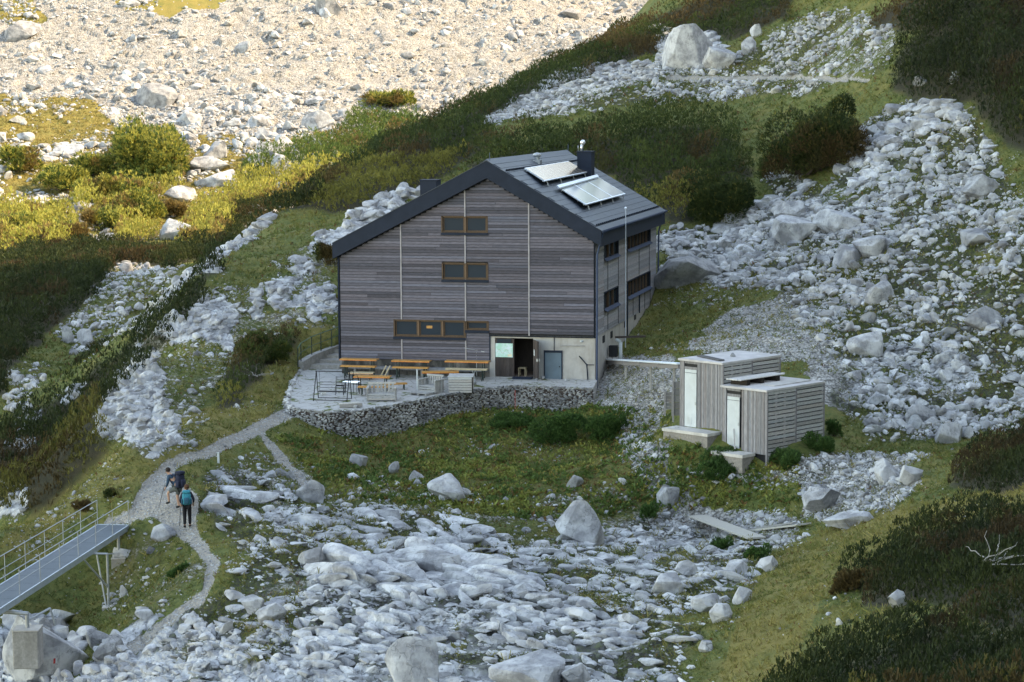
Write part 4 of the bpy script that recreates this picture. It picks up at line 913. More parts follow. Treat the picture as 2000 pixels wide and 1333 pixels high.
bk.prism([(-10.85,.71),(-8.19,.71),(-8.19,zroof(-8.19)),(-10.85,zroof(-10.85))], ys0, ys1)
bk.prism([(-8.19,.71),(-5.71,.71),(-5.71,2.9),(-8.19,2.9)], ys0, ys1)
bk.prism([(-8.19,3.76),(-5.71,3.76),(-5.71,5.37),(-8.19,5.37)], ys0, ys1)
bk.prism([(-8.19,6.21),(-5.71,6.21),(-5.71,zroof(-5.71)),(-8.19,zroof(-8.19))], ys0, ys1)
bk.prism([(-6.93,-.17),(-5.71,-.17),(-5.71,.24),(-6.93,.24)], ys0, ys1)
bk.prism([(-5.71,0),(-.05,0),(-.05,zroof(-.05)),(XA,ZAP),(-5.71,zroof(-5.71))], ys0, ys1)
bk.prism([(-5.71,-.17),(-5.66,-.17),(-5.66,0),(-5.71,0)], ys0, ys1)
hb(bk, 'gable_backing', M_BACK)
for x in SEG[1:4]:
    m = MB(); zt = zroof(x)-.02
    segs = {-10.43: [(-1.4,-.2),(.74,zt)], -6.93: [(-1.4,-.17),(.71,2.9),(3.76,5.37),(6.21,zt)], -3.51: [(.0,zt)]}[x]
    for a, b in segs: m.box((x-.035,-.062,a), (x+.035,.03,b), (1.45,1.4,1.4))
    hb(m, 'cladding_batten', M_BOARDV)
m = MB(); m.box((-.075,-.05,0), (-.0,.02,ZRE), (.25,.27,.32)); m.box((XL-.09,-.06,-1.45), (XL,.03,ZLE+.1), (.5,.6,.7)); hb(m, 'corner_trim', M_METAL)
m = MB(); m.box((-5.66,-.07,-.06), (.03,.03,-.002), (.5,.5,.5)); m.box((-5.66,-.05,-1.42), (-5.60,.03,-.06)); hb(m, 'cladding_drip_rail', M_METAL)
# windows of the gable
def window(x0, x1, z0, z1, panes, kinds):
    f = MB(); d0, d1 = .10, .18
    f.box((x0,-.045,z1-.03),(x1,d1,z1+.03)); f.box((x0-.03,-.045,z0-.06),(x0+.045,d1,z1+.03)); f.box((x1-.045,-.045,z0-.06),(x1+.03,d1,z1+.03)); f.box((x0+.045,-.02,z0),(x1-.045,d1,z0+.05))
    for i in range(1, len(panes)-1): f.box((panes[i]-.05,-.01,z0+.05),(panes[i]+.05,d1,z1-.03), (1.6,1.6,1.6))
    w_ = hb(f, 'window', M_FRAME)
    s = MB(); s.box((x0-.04,-.10,z0-.14),(x1+.04,-.03,z0-.005)); s.build('sill', M_METAL, w_)
    for i in range(len(panes)-1):
        a, b = panes[i]+.10, panes[i+1]-.10; g = MB(); fr = MB()
        fr.box((a-.05,.06,z0+.05),(a+.02,.10,z1-.03)); fr.box((b-.02,.06,z0+.05),(b+.05,.10,z1-.03)); fr.box((a+.02,.06,z1-.09),(b-.02,.10,z1-.03)); fr.box((a+.02,.06,z0+.05),(b-.02,.10,z0+.11))
        fr.build('sash', M_FRAME, w_)
        g.box((a+.02,.075,z0+.11),(b-.02,.09,z1-.09)); g.build('pane', M_GLASS, w_)
        if kinds[i] == 'c':
            c = MB(); c.box((a+.04,.12,z0+.11),(a+.10,.14,z1-.09)); c.build('curtain', M_WHITE, w_)
    bx = MB(); bx.box((x0,.26,z0),(x1,.27,z1)); bx.build('dark_room', M_BLACK, w_)
window(-8.19,-5.73,5.37,6.21,[-8.19,-6.93,-5.73],'c ')
window(-8.18,-5.72,2.90,3.76,[-8.18,-6.93,-5.72],'c ')
window(-10.85,-6.95,-.17,.71,[-10.85,-9.52,-8.2,-6.95],'   ')
window(-6.91,-5.71,.24,.71,[-6.91,-5.71],' ')
m = MB(); m.box((-9.10,.070,.28),(-8.78,.074,.42)); o = hb(m, 'door_sign', M_ORANGE); tag(o, 'small orange notice in the lower window')
# ground floor, plastered: wall with a real doorway
m = MB(); y0, y1 = .0, .30
m.box((-5.66,y0,-4.6),(-5.36,y1,0)); m.box((-5.36,y0,-.14),(-3.30,y1,0)); m.box((-5.36,y0,-4.6),(-3.30,y1,-2.2)); m.box((-3.30,y0,-4.6),(-.02,y1,0))
m.box((-.30,y1,-4.6),(-.02,YB,-.02)); m.box((XL+.05,.05,-4.6),(-5.66,y1,-1.42), (.14,.14,.14)); m.box((XL+.05,y1,-4.6),(XL+.3,YB,-.02)); m.box((XL+.3,YB-.3,-4.6),(-.30,YB,-.02))
hb(m, 'ground_floor_wall', M_CONC)
m = MB(); m.box((-5.30,2.6,-2.2),(-3.35,2.65,-.14)); m.box((-5.36,.3,-2.2),(-5.31,2.6,-.14)); m.box((-3.35,.3,-2.2),(-3.30,2.6,-.14)); m.box((-5.3,.3,-.13),(-3.35,2.6,-.10)); m.box((-5.3,.3,-2.3),(-3.35,2.6,-2.205), (3,2.6,2.2)); hb(m, 'entrance_lobby', M_DKWOOD)
dl = MB()
for i in range(7): dl.box((-5.33+i*.142,.06,-2.17),(-5.33+i*.142+.136,.11,-.17), bc(.7,1.3))
d_ = hb(dl, 'entrance_door', M_DKWOOD); tag(d_, 'closed dark plank leaf of the entrance carrying the map board')
gl = MB(); gl.box((-5.26,.045,-.42),(-4.5,.06,-.20)); gl.build('door_pane', M_GLASS, d_)
# open leaf, swung out to the right
a0 = np.array([-3.30,-.02]); ang = math.radians(-63); dv = np.array([math.cos(ang), math.sin(ang)])
ol = MB()
for i in range(6):
    p = a0+dv*(.02+i*.155); q = a0+dv*(.02+i*.155+.148); ol.add([(p[0],p[1],-2.17),(q[0],q[1],-2.17),(q[0]+.04,q[1]+.02,-2.17),(p[0]+.04,p[1]+.02,-2.17),(p[0],p[1],-.2),(q[0],q[1],-.2),(q[0]+.04,q[1]+.02,-.2),(p[0]+.04,p[1]+.02,-.2)],[(3,2,1,0),(4,5,6,7),(0,1,5,4),(1,2,6,5),(2,3,7,6),(3,0,4,7)], bc(.9,1.7))
o_ = hb(ol, 'entrance_door', M_DKWOOD); tag(o_, 'open dark plank leaf of the entrance swung outwards')
hm_ = MB(); p = a0+dv*.86; hm_.box((p[0]-.05,p[1]-.03,-1.25),(p[0]+.12,p[1]+.03,-1.1)); hm_.build('handle', M_STEEL, o_)
pn = MB(); p = a0+dv*.25+np.array([-.02,-.0]); pn.quad((p[0]-.02,p[1]-.01,-1.0),(p[0]-.02+dv[0]*.2,p[1]-.01+dv[1]*.2,-1.0),(p[0]-.02+dv[0]*.2,p[1]-.01+dv[1]*.2,-.68),(p[0]-.02,p[1]-.01,-.68), .01); pn.build('notice', M_WHITE, o_)
# map board on the closed leaf
m_, nt, b = mat('map_print', .5); nb = NB(nt); P = obj_co(nb)
n_ = nb.noise(P, 4, 5, .6); nb.l(nb.mix(nb.ramp(n_, [(.35, 0.), (.6, 1.)]), (.62,.72,.76), (.36,.62,.52)), b.inputs['Base Color'])
mbx = MB(); mbx.box((-5.34,.02,-1.16),(-4.41,.05,-.43)); bo = hb(mbx, 'map_board', m_); tag(bo, 'pale green printed hiking map on the entrance door')
ln = MB()
for q in range(14): ln.box((-5.24+.055*q,.014,-.86+.10*math.sin(q*.9)),(-5.205+.055*q,.0195,-.845+.10*math.sin(q*.9)), (.9,.45,.35))
ln.box((-4.68,.014,-1.12),(-4.46,.0195,-1.0), (1.4,1.6,1.8)); ln.build('map_lines', M_PALE, bo)
# blue grey cellar door
m = MB(); m.box((-2.66,-.07,-2.24),(-1.79,-.0,-.83)); cdoor = hb(m, 'cellar_door', M_DOORB)
m = MB(); m.box((-2.72,-.10,-.85),(-1.74,.0,-.74)); m.box((-2.72,-.085,-2.24),(-2.66,0,-.85)); m.box((-1.79,-.085,-2.24),(-1.74,0,-.85)); m.build('door_frame', M_METAL, cdoor)
m = MB(); m.ball((-1.88,-.10,-1.58), .035); m.build('handle', M_BLACK, cdoor)
# small fittings of the front wall
m = MB(); m.box((-1.85,-.05,-.50),(-.55,-.002,-.45)); hb(m, 'wall_rail', M_GREY)
m = MB(); m.tube((-2.18,-.03,-.05),(-2.18,-.03,-.74),.02); hb(m, 'conduit', M_METAL)
m = MB(); m.tube((-.85,-.04,-1.0),(-.45,-.04,-1.45),.028); m.tube((-.45,-.04,-1.45),(-.38,-.04,-2.4),.028); m.tube((-.45,-.04,-1.45),(-.05,-.04,-1.45),.02); hb(m, 'cable', M_METAL)
m = MB(); m.ball((-.72,-.08,-.24), .07, sz=.6); m.box((-.80,-.06,-.22),(-.64,0,-.18)); hb(m, 'wall_lamp', M_WHITE)
# right side wall: cladding with window bands
SW = [(2.35,6.55,1.20,2.10),(2.35,6.55,3.88,4.79),(9.33,17.28,1.20,2.10),(9.33,17.28,3.88,4.79)]
side = MB(); z = 0.
while z < ZRE-.05:
    z0, z1 = z, min(z+.165, ZRE)
    ys = [.06, 2.35, 6.55, 9.33, 13.3, 17.28, YB]
    for k in range(6):
        for (p, q) in cut_windows(ys[k]+.02, ys[k+1]-.02, z0, z1, SW):
            t = bc(.95, 1.5)
            side.add([(.03,p,z0),(.03,q,z0),(.012,q,z1-.02),(.012,p,z1-.02),(-.03,p,z0),(-.03,q,z0),(-.03,q,z1-.02),(-.03,p,z1-.02)],[(0,1,2,3),(3,2,6,7),(0,4,5,1),(1,5,6,2),(0,3,7,4)], t)
    z += .165
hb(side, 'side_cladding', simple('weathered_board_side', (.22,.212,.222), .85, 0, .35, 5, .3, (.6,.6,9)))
m = MB()
for (a, b, c, d) in [(0.3,2.35,0,ZRE),(6.55,9.33,0,ZRE),(17.28,YB,0,ZRE),(2.35,6.55,0,1.2),(2.35,6.55,2.1,3.88),(2.35,6.55,4.79,ZRE),(9.33,17.28,0,1.2),(9.33,17.28,2.1,3.88),(9.33,17.28,4.79,ZRE)]: m.box((-.24,a,c),(-.035,b,d))
m.box((XL+.02,.28,-.02),(XL+.25,YB,ZLE)); m.box((XL+.25,YB-.25,-.02),(-.24,YB,ZLE)); m.box((-13.6,.29,-.02),(-.24,YB-.25,.02))
hb(m, 'side_backing', M_BACK)
for (a, b, c, d) in SW:
    f = MB(); f.box((-.02,a,d-.03),(.05,b,d+.02)); f.box((-.02,a-.04,c-.05),(.05,a+.03,d+.02)); f.box((-.02,b-.03,c-.05),(.05,b+.04,d+.02)); wv = hb(f, 'window', M_METAL)
    s = MB(); s.quad((.0,a,c+.03),(.20,a,c-.10),(.20,b,c-.10),(.0,b,c+.03),.02, (1.8,1.9,2.1)); s.build('sill', M_METAL, wv)
    n = max(3, int((b-a)/1.05)); st = (b-a)/n
    for i in range(n):
        g = MB(); g.box((-.12,a+i*st+.06,c),(-.10,a+(i+1)*st-.06,d-.03)); g.build('pane', M_GLASS, wv)
        fr = MB(); fr.box((-.10,a+i*st,c),(.02,a+i*st+.06,d-.03)); fr.build('mullion', M_FRAME, wv)
    bx = MB(); bx.box((-.20,a,c),(-.19,b,d)); bx.build('dark_room', M_BLACK, wv)
m = MB()
for y in (3.4, 6.55, 9.33, 11.3, 13.3, 15.3, 17.28): m.box((.025,y-.03,0.05),(.045,y+.03,1.15)); 
for y in (3.4, 6.55, 9.33, 13.3, 16.9): m.box((.025,y-.03,2.15),(.045,y+.03,3.78))
hb(m, 'panel_joint', M_BACK)
for (y, z0, z1) in [(2.4,-.55,-.18),(4.7,-.55,-.18),(8.9,-.40,-.05),(12.2,-.3,.0)]:
    m = MB(); m.box((-.03,y-.28,z0),(.012,y+.28,z1)); hb(m, 'cellar_window', M_BACK)
# roof: thick dark slab following both slopes
ZT_ = .90; xe = .38; xw = -14.12
prof = [(xw, zroof(xw)), (XA, ZAP), (xe, zroof(xe)), (xe, zroof(xe)+ZT_-.08), (XA, ZAP+ZT_), (xw, zroof(xw)+ZT_-.08)]
YR0, YR1 = -.34, 20.6
m = MB(); m.prism(prof, YR0, YR1); roof = hb(m, 'roof', M_METAL)
s2 = (ZAP+ZT_-(zroof(xe)+ZT_-.08))/(xe-XA); s1 = (ZAP+ZT_-(zroof(xw)+ZT_-.08))/(XA-xw)
def rz_(x, h=0.): return (ZAP+ZT_+h-(x-XA)*s2) if x > XA else (ZAP+ZT_+h-(XA-x)*s1)
m = MB()    # sheets in courses, each a shallow step, with a few long seams
n = 17; xs = np.linspace(XA, xe+.05, n+1)
for i in range(n):
    a, b = xs[i], xs[i+1]; yy = YR0-.03+(i % 2)*.35
    while yy < YR1+.03:
        y2 = min(yy+1.9, YR1+.03); m.quad((a, max(yy, YR0-.03), rz_(a)+.02),(b, max(yy, YR0-.03), rz_(b)+.035),(b, y2-.012, rz_(b)+.035),(a, y2-.012, rz_(a)+.02), .02, bc(.88,1.1)); yy = y2
hb(m, 'roof_sheets', M_ROOF)
m = MB(); m.quad((xw-.03,YR0-.03,rz_(xw)+.02),(XA,YR0-.03,rz_(XA)+.02),(XA,YR1,rz_(XA)+.02),(xw-.03,YR1,rz_(xw)+.02),.03); hb(m, 'roof_sheets', M_ROOF)
m = MB(); m.prism([(XA-.28,rz_(XA-.28,.03)),(XA,rz_(XA,.09)),(XA+.28,rz_(XA+.28,.03)),(XA,rz_(XA,.0))], YR0-.05, YR1+.02, (1.3,1.3,1.3)); hb(m, 'ridge_cap', M_ROOF)
for xg, sp_ in ((XA+.95, .33), (xe-.35, .55)):
    m = MB(); m.box((xg,YR0+.3,rz_(xg)+.025),(xg+.05,YR1-.3,rz_(xg)+.045))
    for yy in np.arange(YR0+.4, YR1-.5, sp_): m.box((xg-.01,yy,rz_(xg)+.03),(xg+.06,yy+.16,rz_(xg)+.11))
    hb(m, 'snow_guard', M_METAL)
m = MB(); m.tube((xe+.10,YR0,rz_(xe)-.05),(xe+.10,YR1,rz_(xe)-.05),.075,(1.7,1.8,1.9)); hb(m, 'gutter', M_METAL, smooth=True)
m = MB()
for y in (-.12, YB+.2): m.tube((xe+.05,y,rz_(xe)-.1),(.12,y,4.3),.045,(3,3,3.2)); m.tube((.12,y,4.3),(.10,y,-3.6 if y < 1 else .4),.05,(3,3,3.2))
m.tube((.12,8.95,2.0),(.12,8.95,-.9),.04); m.tube((.12,13.,1.1),(.12,13.,.0),.03)
hb(m, 'downpipe', M_METAL)
m = MB()
for y in (.0, 20.4):
    m = MB(); m.tube((XA+.1,y,rz_(XA)),(XA+.1,y,rz_(XA)+.42),.012,(6,6,6)); hb(m, 'lightning_rod', M_METAL)
# chimneys
def on_roofR(u, v, h=0): return onplane(u, v, (XA,0,ZAP+ZT_+h), (s2,0,1))
c1 = on_roofR(1143, 345)
m = MB(); m.box((c1[0]-.42,c1[1]-.3,c1[2]-.5),(c1[0]+.42,c1[1]+.7,c1[2]+1.42)); m.box((c1[0]-.46,c1[1]-.34,c1[2]+1.42),(c1[0]+.46,c1[1]+.74,c1[2]+1.48)); ch = hb(m, 'chimney', M_METAL)
m = MB(); cx, cy, cz = c1[0]-.22, c1[1]+.1, c1[2]+1.48; m.tube((cx,cy,cz),(cx,cy,cz+.38),.085,n=12); m.ball((cx+.06,cy,cz+.50),.16); m.tube((cx-.22,cy,cz),(cx-.22,cy,cz+.32),.012); m.build('flue', simple('bright_steel', (.7,.72,.74), .25, .7, .05), ch, smooth=True)
p = ony(840, 383, 9.0); m = MB(); m.box((p[0]-.48,8.6,p[2]-.9),(p[0]+.48,9.6,p[2]+.88)); m.box((p[0]-.52,8.56,p[2]+.88),(p[0]+.52,9.64,p[2]+.93)); ch2 = hb(m, 'chimney', M_METAL)
p = on_roofR(1049, 318); m = MB(); m.box((p[0]-.22,p[1]-.3,p[2]-.1),(p[0]+.22,p[1]+.3,p[2]+.14)); m.tube((p[0],p[1],p[2]+.1),(p[0],p[1],p[2]+.36),.15,n=12); m.ball((p[0],p[1],p[2]+.42),.24,sz=.6); hb(m, 'roof_vent', M_STEEL)
# solar panels on racks
def rack(px, hs, name, ncol, mats):
    C4 = [on_roofR(u, v, h) for (u, v), h in zip(px, hs)]
    f = MB(); f.quad(C4[0],C4[1],C4[2],C4[3],.06,(2.2,2.2,2.2)); pr = hb(f, name, M_STEEL)
    up = np.array([.0,0,.008])
    for i in range(ncol):
        def L(a, b, t): return a+(b-a)*t
        a, b = (i+.03)/ncol, (i+.97)/ncol
        A = L(C4[0],C4[3],a); B = L(C4[1],C4[2],a); Cc = L(C4[1],C4[2],b); D = L(C4[0],C4[3],b)
        A2, B2 = L(A,B,.04), L(A,B,.96); D2, C2 = L(D,Cc,.04), L(D,Cc,.96)
        g = MB(); g.quad(A2+up,B2+up,C2+up,D2+up,.01); g.build('panel_cell', mats, pr)
    r_ = MB()
    for t in (.06,.36,.66,.95):
        for e in (.08,.55,.95):
            q = C4[0]+(C4[3]-C4[0])*t; q2 = C4[1]+(C4[2]-C4[1])*t; pt = q+(q2-q)*e; zr = rz_(pt[0])
            r_.bar(pt-np.array([0,0,.05]), (pt[0]+.1, pt[1], zr+.02), .05)
    for e in (.1,.9):
        q = C4[0]+(C4[1]-C4[0])*e; q2 = C4[3]+(C4[2]-C4[3])*e; r_.bar(q-np.array([0,0,.10]), q2-np.array([0,0,.10]), .06)
    r_.build('rack', M_STEEL, pr); return pr
mpv, nt, b = mat('photovoltaic', .16); nb = NB(nt); b.inputs['Base Color'].default_value = (.10,.085,.075,1); b.inputs['Specular IOR Level'].default_value = 1.; b.inputs['Metallic'].default_value = .55
b.inputs['Base Color'].default_value = (.30,.25,.205,1)
msc = simple('collector_glass', (.80,.84,.87), .12, .35, .03, 1, 0, spec=1.)
o = rack([(1024.6,328.4),(1064.3,353.6),(1147,336.5),(1110,315)], (.18,.38,.38,.18), 'solar_panel', 12, mpv); tag(o, 'brownish striped photovoltaic array nearest the ridge')
o = rack([(1091.3,366.2),(1145.3,399.6),(1221.8,378.9),(1168.7,346.4)], (.2,.42,.42,.2), 'solar_collector', 3, msc); tag(o, 'three pale flat collectors lower on the roof')
C_ = [on_roofR(u, v, .38) for u, v in [(1088,362),(1093,367),(1170,345),(1166,341)]]
m = MB(); m.quad(*C_, .1, (2,2,2)); hb(m, 'collector_header', M_STEEL)
# pole in front of the side wall
p = onx(1222, 407, .55)
m = MB(); m.tube((.55,p[1],p[2]),(.55,p[1],-1.2),.028,(2,2,2.1)); m.ball((.55,p[1],p[2]),.075,(2.4,2.4,2.4)); hb(m, 'mast', M_STEEL)
# ================================================================ TERRACE
poly = TERR
m = MB(); n = len(poly); m.add([(x, y, ZT(x, y)) for x, y in poly]+[(x, y, ZT(x, y)-1.2) for x, y in poly], [tuple(range(n)), tuple(range(n, 2*n))[::-1]]+[(i, n+i, n+(i+1) % n, (i+1) % n) for i in range(n)])
mt, nt, b = mat('terrace_gravel', .95); nb = NB(nt); P = geo_pos(nb); n1 = nb.noise(P, 1.2, 5, .65); n2 = nb.noise(P, 14, 4, .7)
v_ = nb.n('ShaderNodeTexVoronoi', feature='DISTANCE_TO_EDGE'); v_.inputs['Scale'].default_value = 1.6; nb.l(P, v_.inputs['Vector'])
c = nb.mix(n2, (.30,.285,.27), (.56,.545,.53)); c = nb.mix(nb.ramp(v_.outputs['Distance'], [(0., .7), (.05, 0.)]), c, (.16,.15,.12)); c = nb.mix(nb.ramp(n1, [(.56, 0.), (.62, 1.)]), c, (.10,.12,.035))
nb.l(c, b.inputs['Base Color']); nb.l(nb.bump(n2, .5, .03), b.inputs['Normal'])
o = m.build('terrace', mt); o['kind'] = 'structure'
# dry stone wall along the front, stone by stone
def stone_wall(name, line, label, zbot, thick=.55, sz=.17, seed=1, lift=.08, tone=1.):
    r = np.random.default_rng(seed); V = []; F_ = []; Cc = []; off = 0
    for (a, b) in zip(line[:-1], line[1:]):
        a = np.array(a[:2]); b = np.array(b[:2]); L = np.linalg.norm(b-a); t_ = (b-a)/L; nrm = np.array([t_[1], -t_[0]])
        mid = (a+b)/2
        if inpoly(np.array([mid[0]+nrm[0]*.3]), np.array([mid[1]+nrm[1]*.3]), TERR)[0]: nrm = -nrm
        ns = int(L/(sz*.8))+1
        for i in range(ns):
            p = a+t_*(i+.5)*L/ns; zt = ZT(*p)+lift; gz = float(min(HZ(p[:1]+nrm[0]*.5, p[1:]+nrm[1]*.5)[0], zt-.4))-.25
            zz = zt
            while zz > gz:
                hs = sz*r.uniform(.45, .95); k = r.integers(0, len(MD)); v, f = MD[k] if sz > .1 else SM[k % len(SM)]
                sc = np.array([sz*r.uniform(.5, .95), sz*r.uniform(.6, 1.1), hs*.72]); an = math.atan2(t_[1], t_[0])+r.normal(0, .15)
                c_, s_ = math.cos(an), math.sin(an); w_ = v*sc; w_ = np.stack([w_[:, 0]*c_-w_[:, 1]*s_, w_[:, 0]*s_+w_[:, 1]*c_, w_[:, 2]], -1)
                pp = p+nrm*(.02+.10*(zt-zz)+r.normal(0, .035))+t_*r.normal(0, .05)
                V.append(w_+np.array([pp[0], pp[1], zz-hs*.4])); F_.append(f+off); off += len(v)
                tn = float(np.clip(r.normal(.70, .13), .35, 1.05))*tone; Cc.append(np.tile([[tn*1.02, tn, tn*.97]], (len(v), 1)))
                zz -= hs*.74
    o = mesh_np(name, np.vstack(V), np.vstack(F_), M_ROCK, col=np.vstack(Cc)); return o
wl = thing('retaining_wall', 'grey dry stone retaining wall carrying the front of the terrace', 'stone wall', (-8,-9,-3.5))
o = stone_wall('wall_stones', T_FRONT, '', -5, seed=4); o.parent = wl; o.location = (8,9,3.5)
wl2 = thing('retaining_wall', 'short wall of pale rounded stones at the left end of the terrace', 'stone wall', (-15,-3,-3))
o = stone_wall('wall_stones', T_FRONT[-1:]+T_LEFT+[(-15.9,2.5,0)], '', -5, seed=5, sz=.27, tone=1.45); o.parent = wl2; o.location = (15,3,3)
# backfill core just behind the stones so no daylight shows
cr = MB()
for ln_, par in ((T_FRONT, wl), (T_FRONT[-1:]+T_LEFT+[(-15.9,2.5,0)], wl2)):
    cr = MB()
    for a, b in zip(ln_[:-1], ln_[1:]):
        zt = min(ZT(a[0],a[1]), ZT(b[0],b[1]))-.04
        cr.bar((a[0],a[1],zt-.9),(b[0],b[1],zt-.9),.16,1.8)
    c_ = cr.build('wall_core', M_DKWOOD, par); c_.location = tuple(-x for x in par.location)
# steps and kerb going up along the left of the hut
st = thing('stone_steps', 'grey steps climbing behind the left corner of the hut', 'steps', (-15,3,-2))
m = MB(); q0 = np.array([-15.6,1.5]); q1 = np.array([-14.6,9.5])
for i in range(9):
    t0 = i/9; t1 = (i+1)/9; a = q0+(q1-q0)*t0; b = q0+(q1-q0)*t1; zz = -2.15+1.5*t1
    m.box((a[0]-.7,a[1],-3),(a[0]+1.2,b[1]+.0,zz))
o = m.build('steps', M_CONCR, st); o.location = (15,-3,2)
RP = []
rl = thing('hand_railing', 'dark metal hand railing beside the steps at the left of the hut', 'railing', (-16,3,-2))
m = MB(); pts = [(582,716,-16.35),(588,706,-16.3),(609,693,-16.1),(627,686,-15.9),(648,678,-15.7),(662,672,-15.6)]
tops = []; bots = []
for (u, v, x) in pts:
    p = onx(u, v, x); bots.append(p); tops.append(p+np.array([0,0,.98]))
for a, b in zip(bots, tops): 
    pm = MB(); pm.tube(a-np.array([0,0,.3]), b, .028); o = pm.build('post', M_GREEN, rl); o.location = (16,-3,2)
rm = MB(); mm = MB()
for i in range(len(tops)-1): rm.tube(tops[i], tops[i+1], .028, (4,4,3)); mm.tube((tops[i]+bots[i])/2, (tops[i+1]+bots[i+1])/2, .018, (3,3,2.5))
o = rm.build('top_rail', M_GREEN, rl); o.location = (16,-3,2); o = mm.build('middle_rail', M_GREEN, rl); o.location = (16,-3,2)
kb = MB()
for i in range(1, len(bots)-1): kb.bar(bots[i]-np.array([0,0,.45]), bots[i+1]-np.array([0,0,.45]), .35, .9)
o = kb.build('kerb', M_CONCR, st); o.location = (15,-3,2)
# ================================================================ TERRACE FURNITURE
def tz(u, v): return onterr(u, v)
def beer_table(p, L, lab, W=.55, Ht=.76, rz=0, mt_=None, tilt=0):
    t = thing('beer_garden_table', lab, 'table', p, rz); m = MB(); m.box((-L/2,-W/2,Ht-.035),(L/2,W/2,Ht),(1,1,1)); m.box((-L/2,-W/2-.004,Ht-.075),(L/2,-W/2+.02,Ht-.036),(1.2,.8,.7)); m.build('tabletop', mt_ or M_ORANGE, t)
    for s in (-1, 1):
        for q in (-1, 1):
            l = MB(); l.bar((s*L*.36,q*W*.36,Ht-.04),(s*L*.36,q*W*.42,0),.045); l.build('leg', M_GREEN, t)
        l = MB(); l.bar((s*L*.36,-W*.4,.2),(s*L*.36,W*.4,.2),.03); l.build('stretcher', M_GREEN, t)
    if tilt: t.rotation_euler = (0, tilt, rz)
    return t
def bench(p, L, lab, W=.34, Ht=.45, rz=0, mt_=None):
    t = thing('beer_garden_bench', lab, 'bench', p, rz); m = MB(); m.box((-L/2,-W/2,Ht-.07),(L/2,W/2,Ht)); m.build('seat', mt_ or M_ORANGE, t)
    for s in (-1, 1):
        for q in (-1, 1):
            l = MB(); l.bar((s*L*.38,q*W*.3,Ht-.04),(s*L*.38,q*W*.45,0),.04); l.build('leg', M_GREEN, t)
    return t
for (u0, u1, vt, vb, lt, lb) in [(666,738,701,714.5,'orange topped table at the left end of the hut front','orange bench before the leftmost table of the hut front'),
                          (767,841,704,717,'orange topped table in the middle of the hut front','orange bench before the middle table of the hut front'),
                          (871,956,705,720,'orange topped table nearest the entrance door','pale bench before the table nearest the entrance')]:
    um = (u0+u1)/2
    yt = -.75; p0 = ony(u0, vt, yt); p1 = ony(u1, vt, yt); zt = ZT(0, yt)
    beer_table(((p0[0]+p1[0])/2, yt, zt), p1[0]-p0[0], lt, Ht=max(.6, (p0[2]+p1[2])/2-zt))
    yb = -1.35; p0 = ony(u0, vb, yb); p1 = ony(u1-4, vb, yb); zt = ZT(0, yb)
    bench(((p0[0]+p1[0])/2, yb, zt), p1[0]-p0[0], lb, Ht=max(.35, (p0[2]+p1[2])/2-zt), mt_=M_PALE if 'pale' in lb else None)
t = thing('wall_bench', 'long grey plank bench fixed low along the foot of the hut front', 'bench', (-9.7,-.3,-2.2)); m = MB(); m.box((-3.6,-.16,.30),(3.95,.16,.44),(.75,.8,.9)); m.build('seat', M_GREY, t)
for x in (-3.3,-1.5,.4,2.2,3.7): l = MB(); l.box((x,-.12,-.05),(x+.12,.1,.42)); l.build('leg', M_GREY, t)
# orange table group in the middle of the terrace
p = tz(728, 762); beer_table(p, 1.9, 'orange table standing alone in the middle of the terrace', rz=.05, Ht=.72)
p = tz(735, 768); bench(p+np.array([.1,-.75,0]), 1.6, 'reddish orange bench in front of the middle terrace table', rz=.1)
p = tz(772, 762); bench(p, 1.2, 'orange bench lying askew right of the middle terrace table', rz=.5, Ht=.35)
p = tz(860, 755); beer_table(p, 1.9, 'orange table set askew behind the plank crate', rz=.28, Ht=.78)
p = tz(700, 745); beer_table(p+np.array([0,.6,0]), 1.3, 'pale small table left behind the middle terrace table', rz=.1, Ht=.4, mt_=M_PALE)
# leaning planks
p = tz(742, 738); t = thing('plank_stack', 'two pale planks leaning upright between the orange tables', 'planks', p)
for k in (0, .22):
    m = MB(); m.bar((k,0,0),(k+.28,.25,.62),.10,.03); m.build('plank', M_PALE, t)
# white rounded stone by the tables
# plank crate
def crate(u0, v0, L, D, Hh, lab, rz, top=(1.9,1.9,1.95)):
    p = tz(u0, v0); t = thing('plank_crate', lab, 'crate', p, rz)
    for j in range(6):
        m = MB(); z0 = j*Hh/6; m.box((0,0,z0+.01),(L,.03,z0+Hh/6-.01), bc(1.2,1.6)); m.box((0,D-.03,z0+.01),(L,D,z0+Hh/6-.01), bc(1.5,2)); m.box((0,.03,z0+.01),(.03,D-.03,z0+Hh/6-.01), bc(1.5,2)); m.box((L-.03,.03,z0+.01),(L,D-.03,z0+Hh/6-.01), bc(1.5,2)); m.build('side_board', M_GREY, t)
    m = MB()
    for j in range(5): m.box((-.04,j*D/5+.005,Hh),(L+.04,(j+1)*D/5-.005,Hh+.03), bc(1.3,1.7))
    m.build('lid', M_GREY, t)
    m = MB(); m.box((L-.02,-.03,0),(L+.04,0,Hh),(.3,.3,.3)); m.box((.03,.04,0),(L-.03,D-.04,Hh-.02),(.1,.1,.1)); m.build('post', M_DKWOOD, t)
    return t
crate(876, 768, 1.2, 1.3, .80, 'grey planked crate with flat lid at the front edge of the terrace', .18)
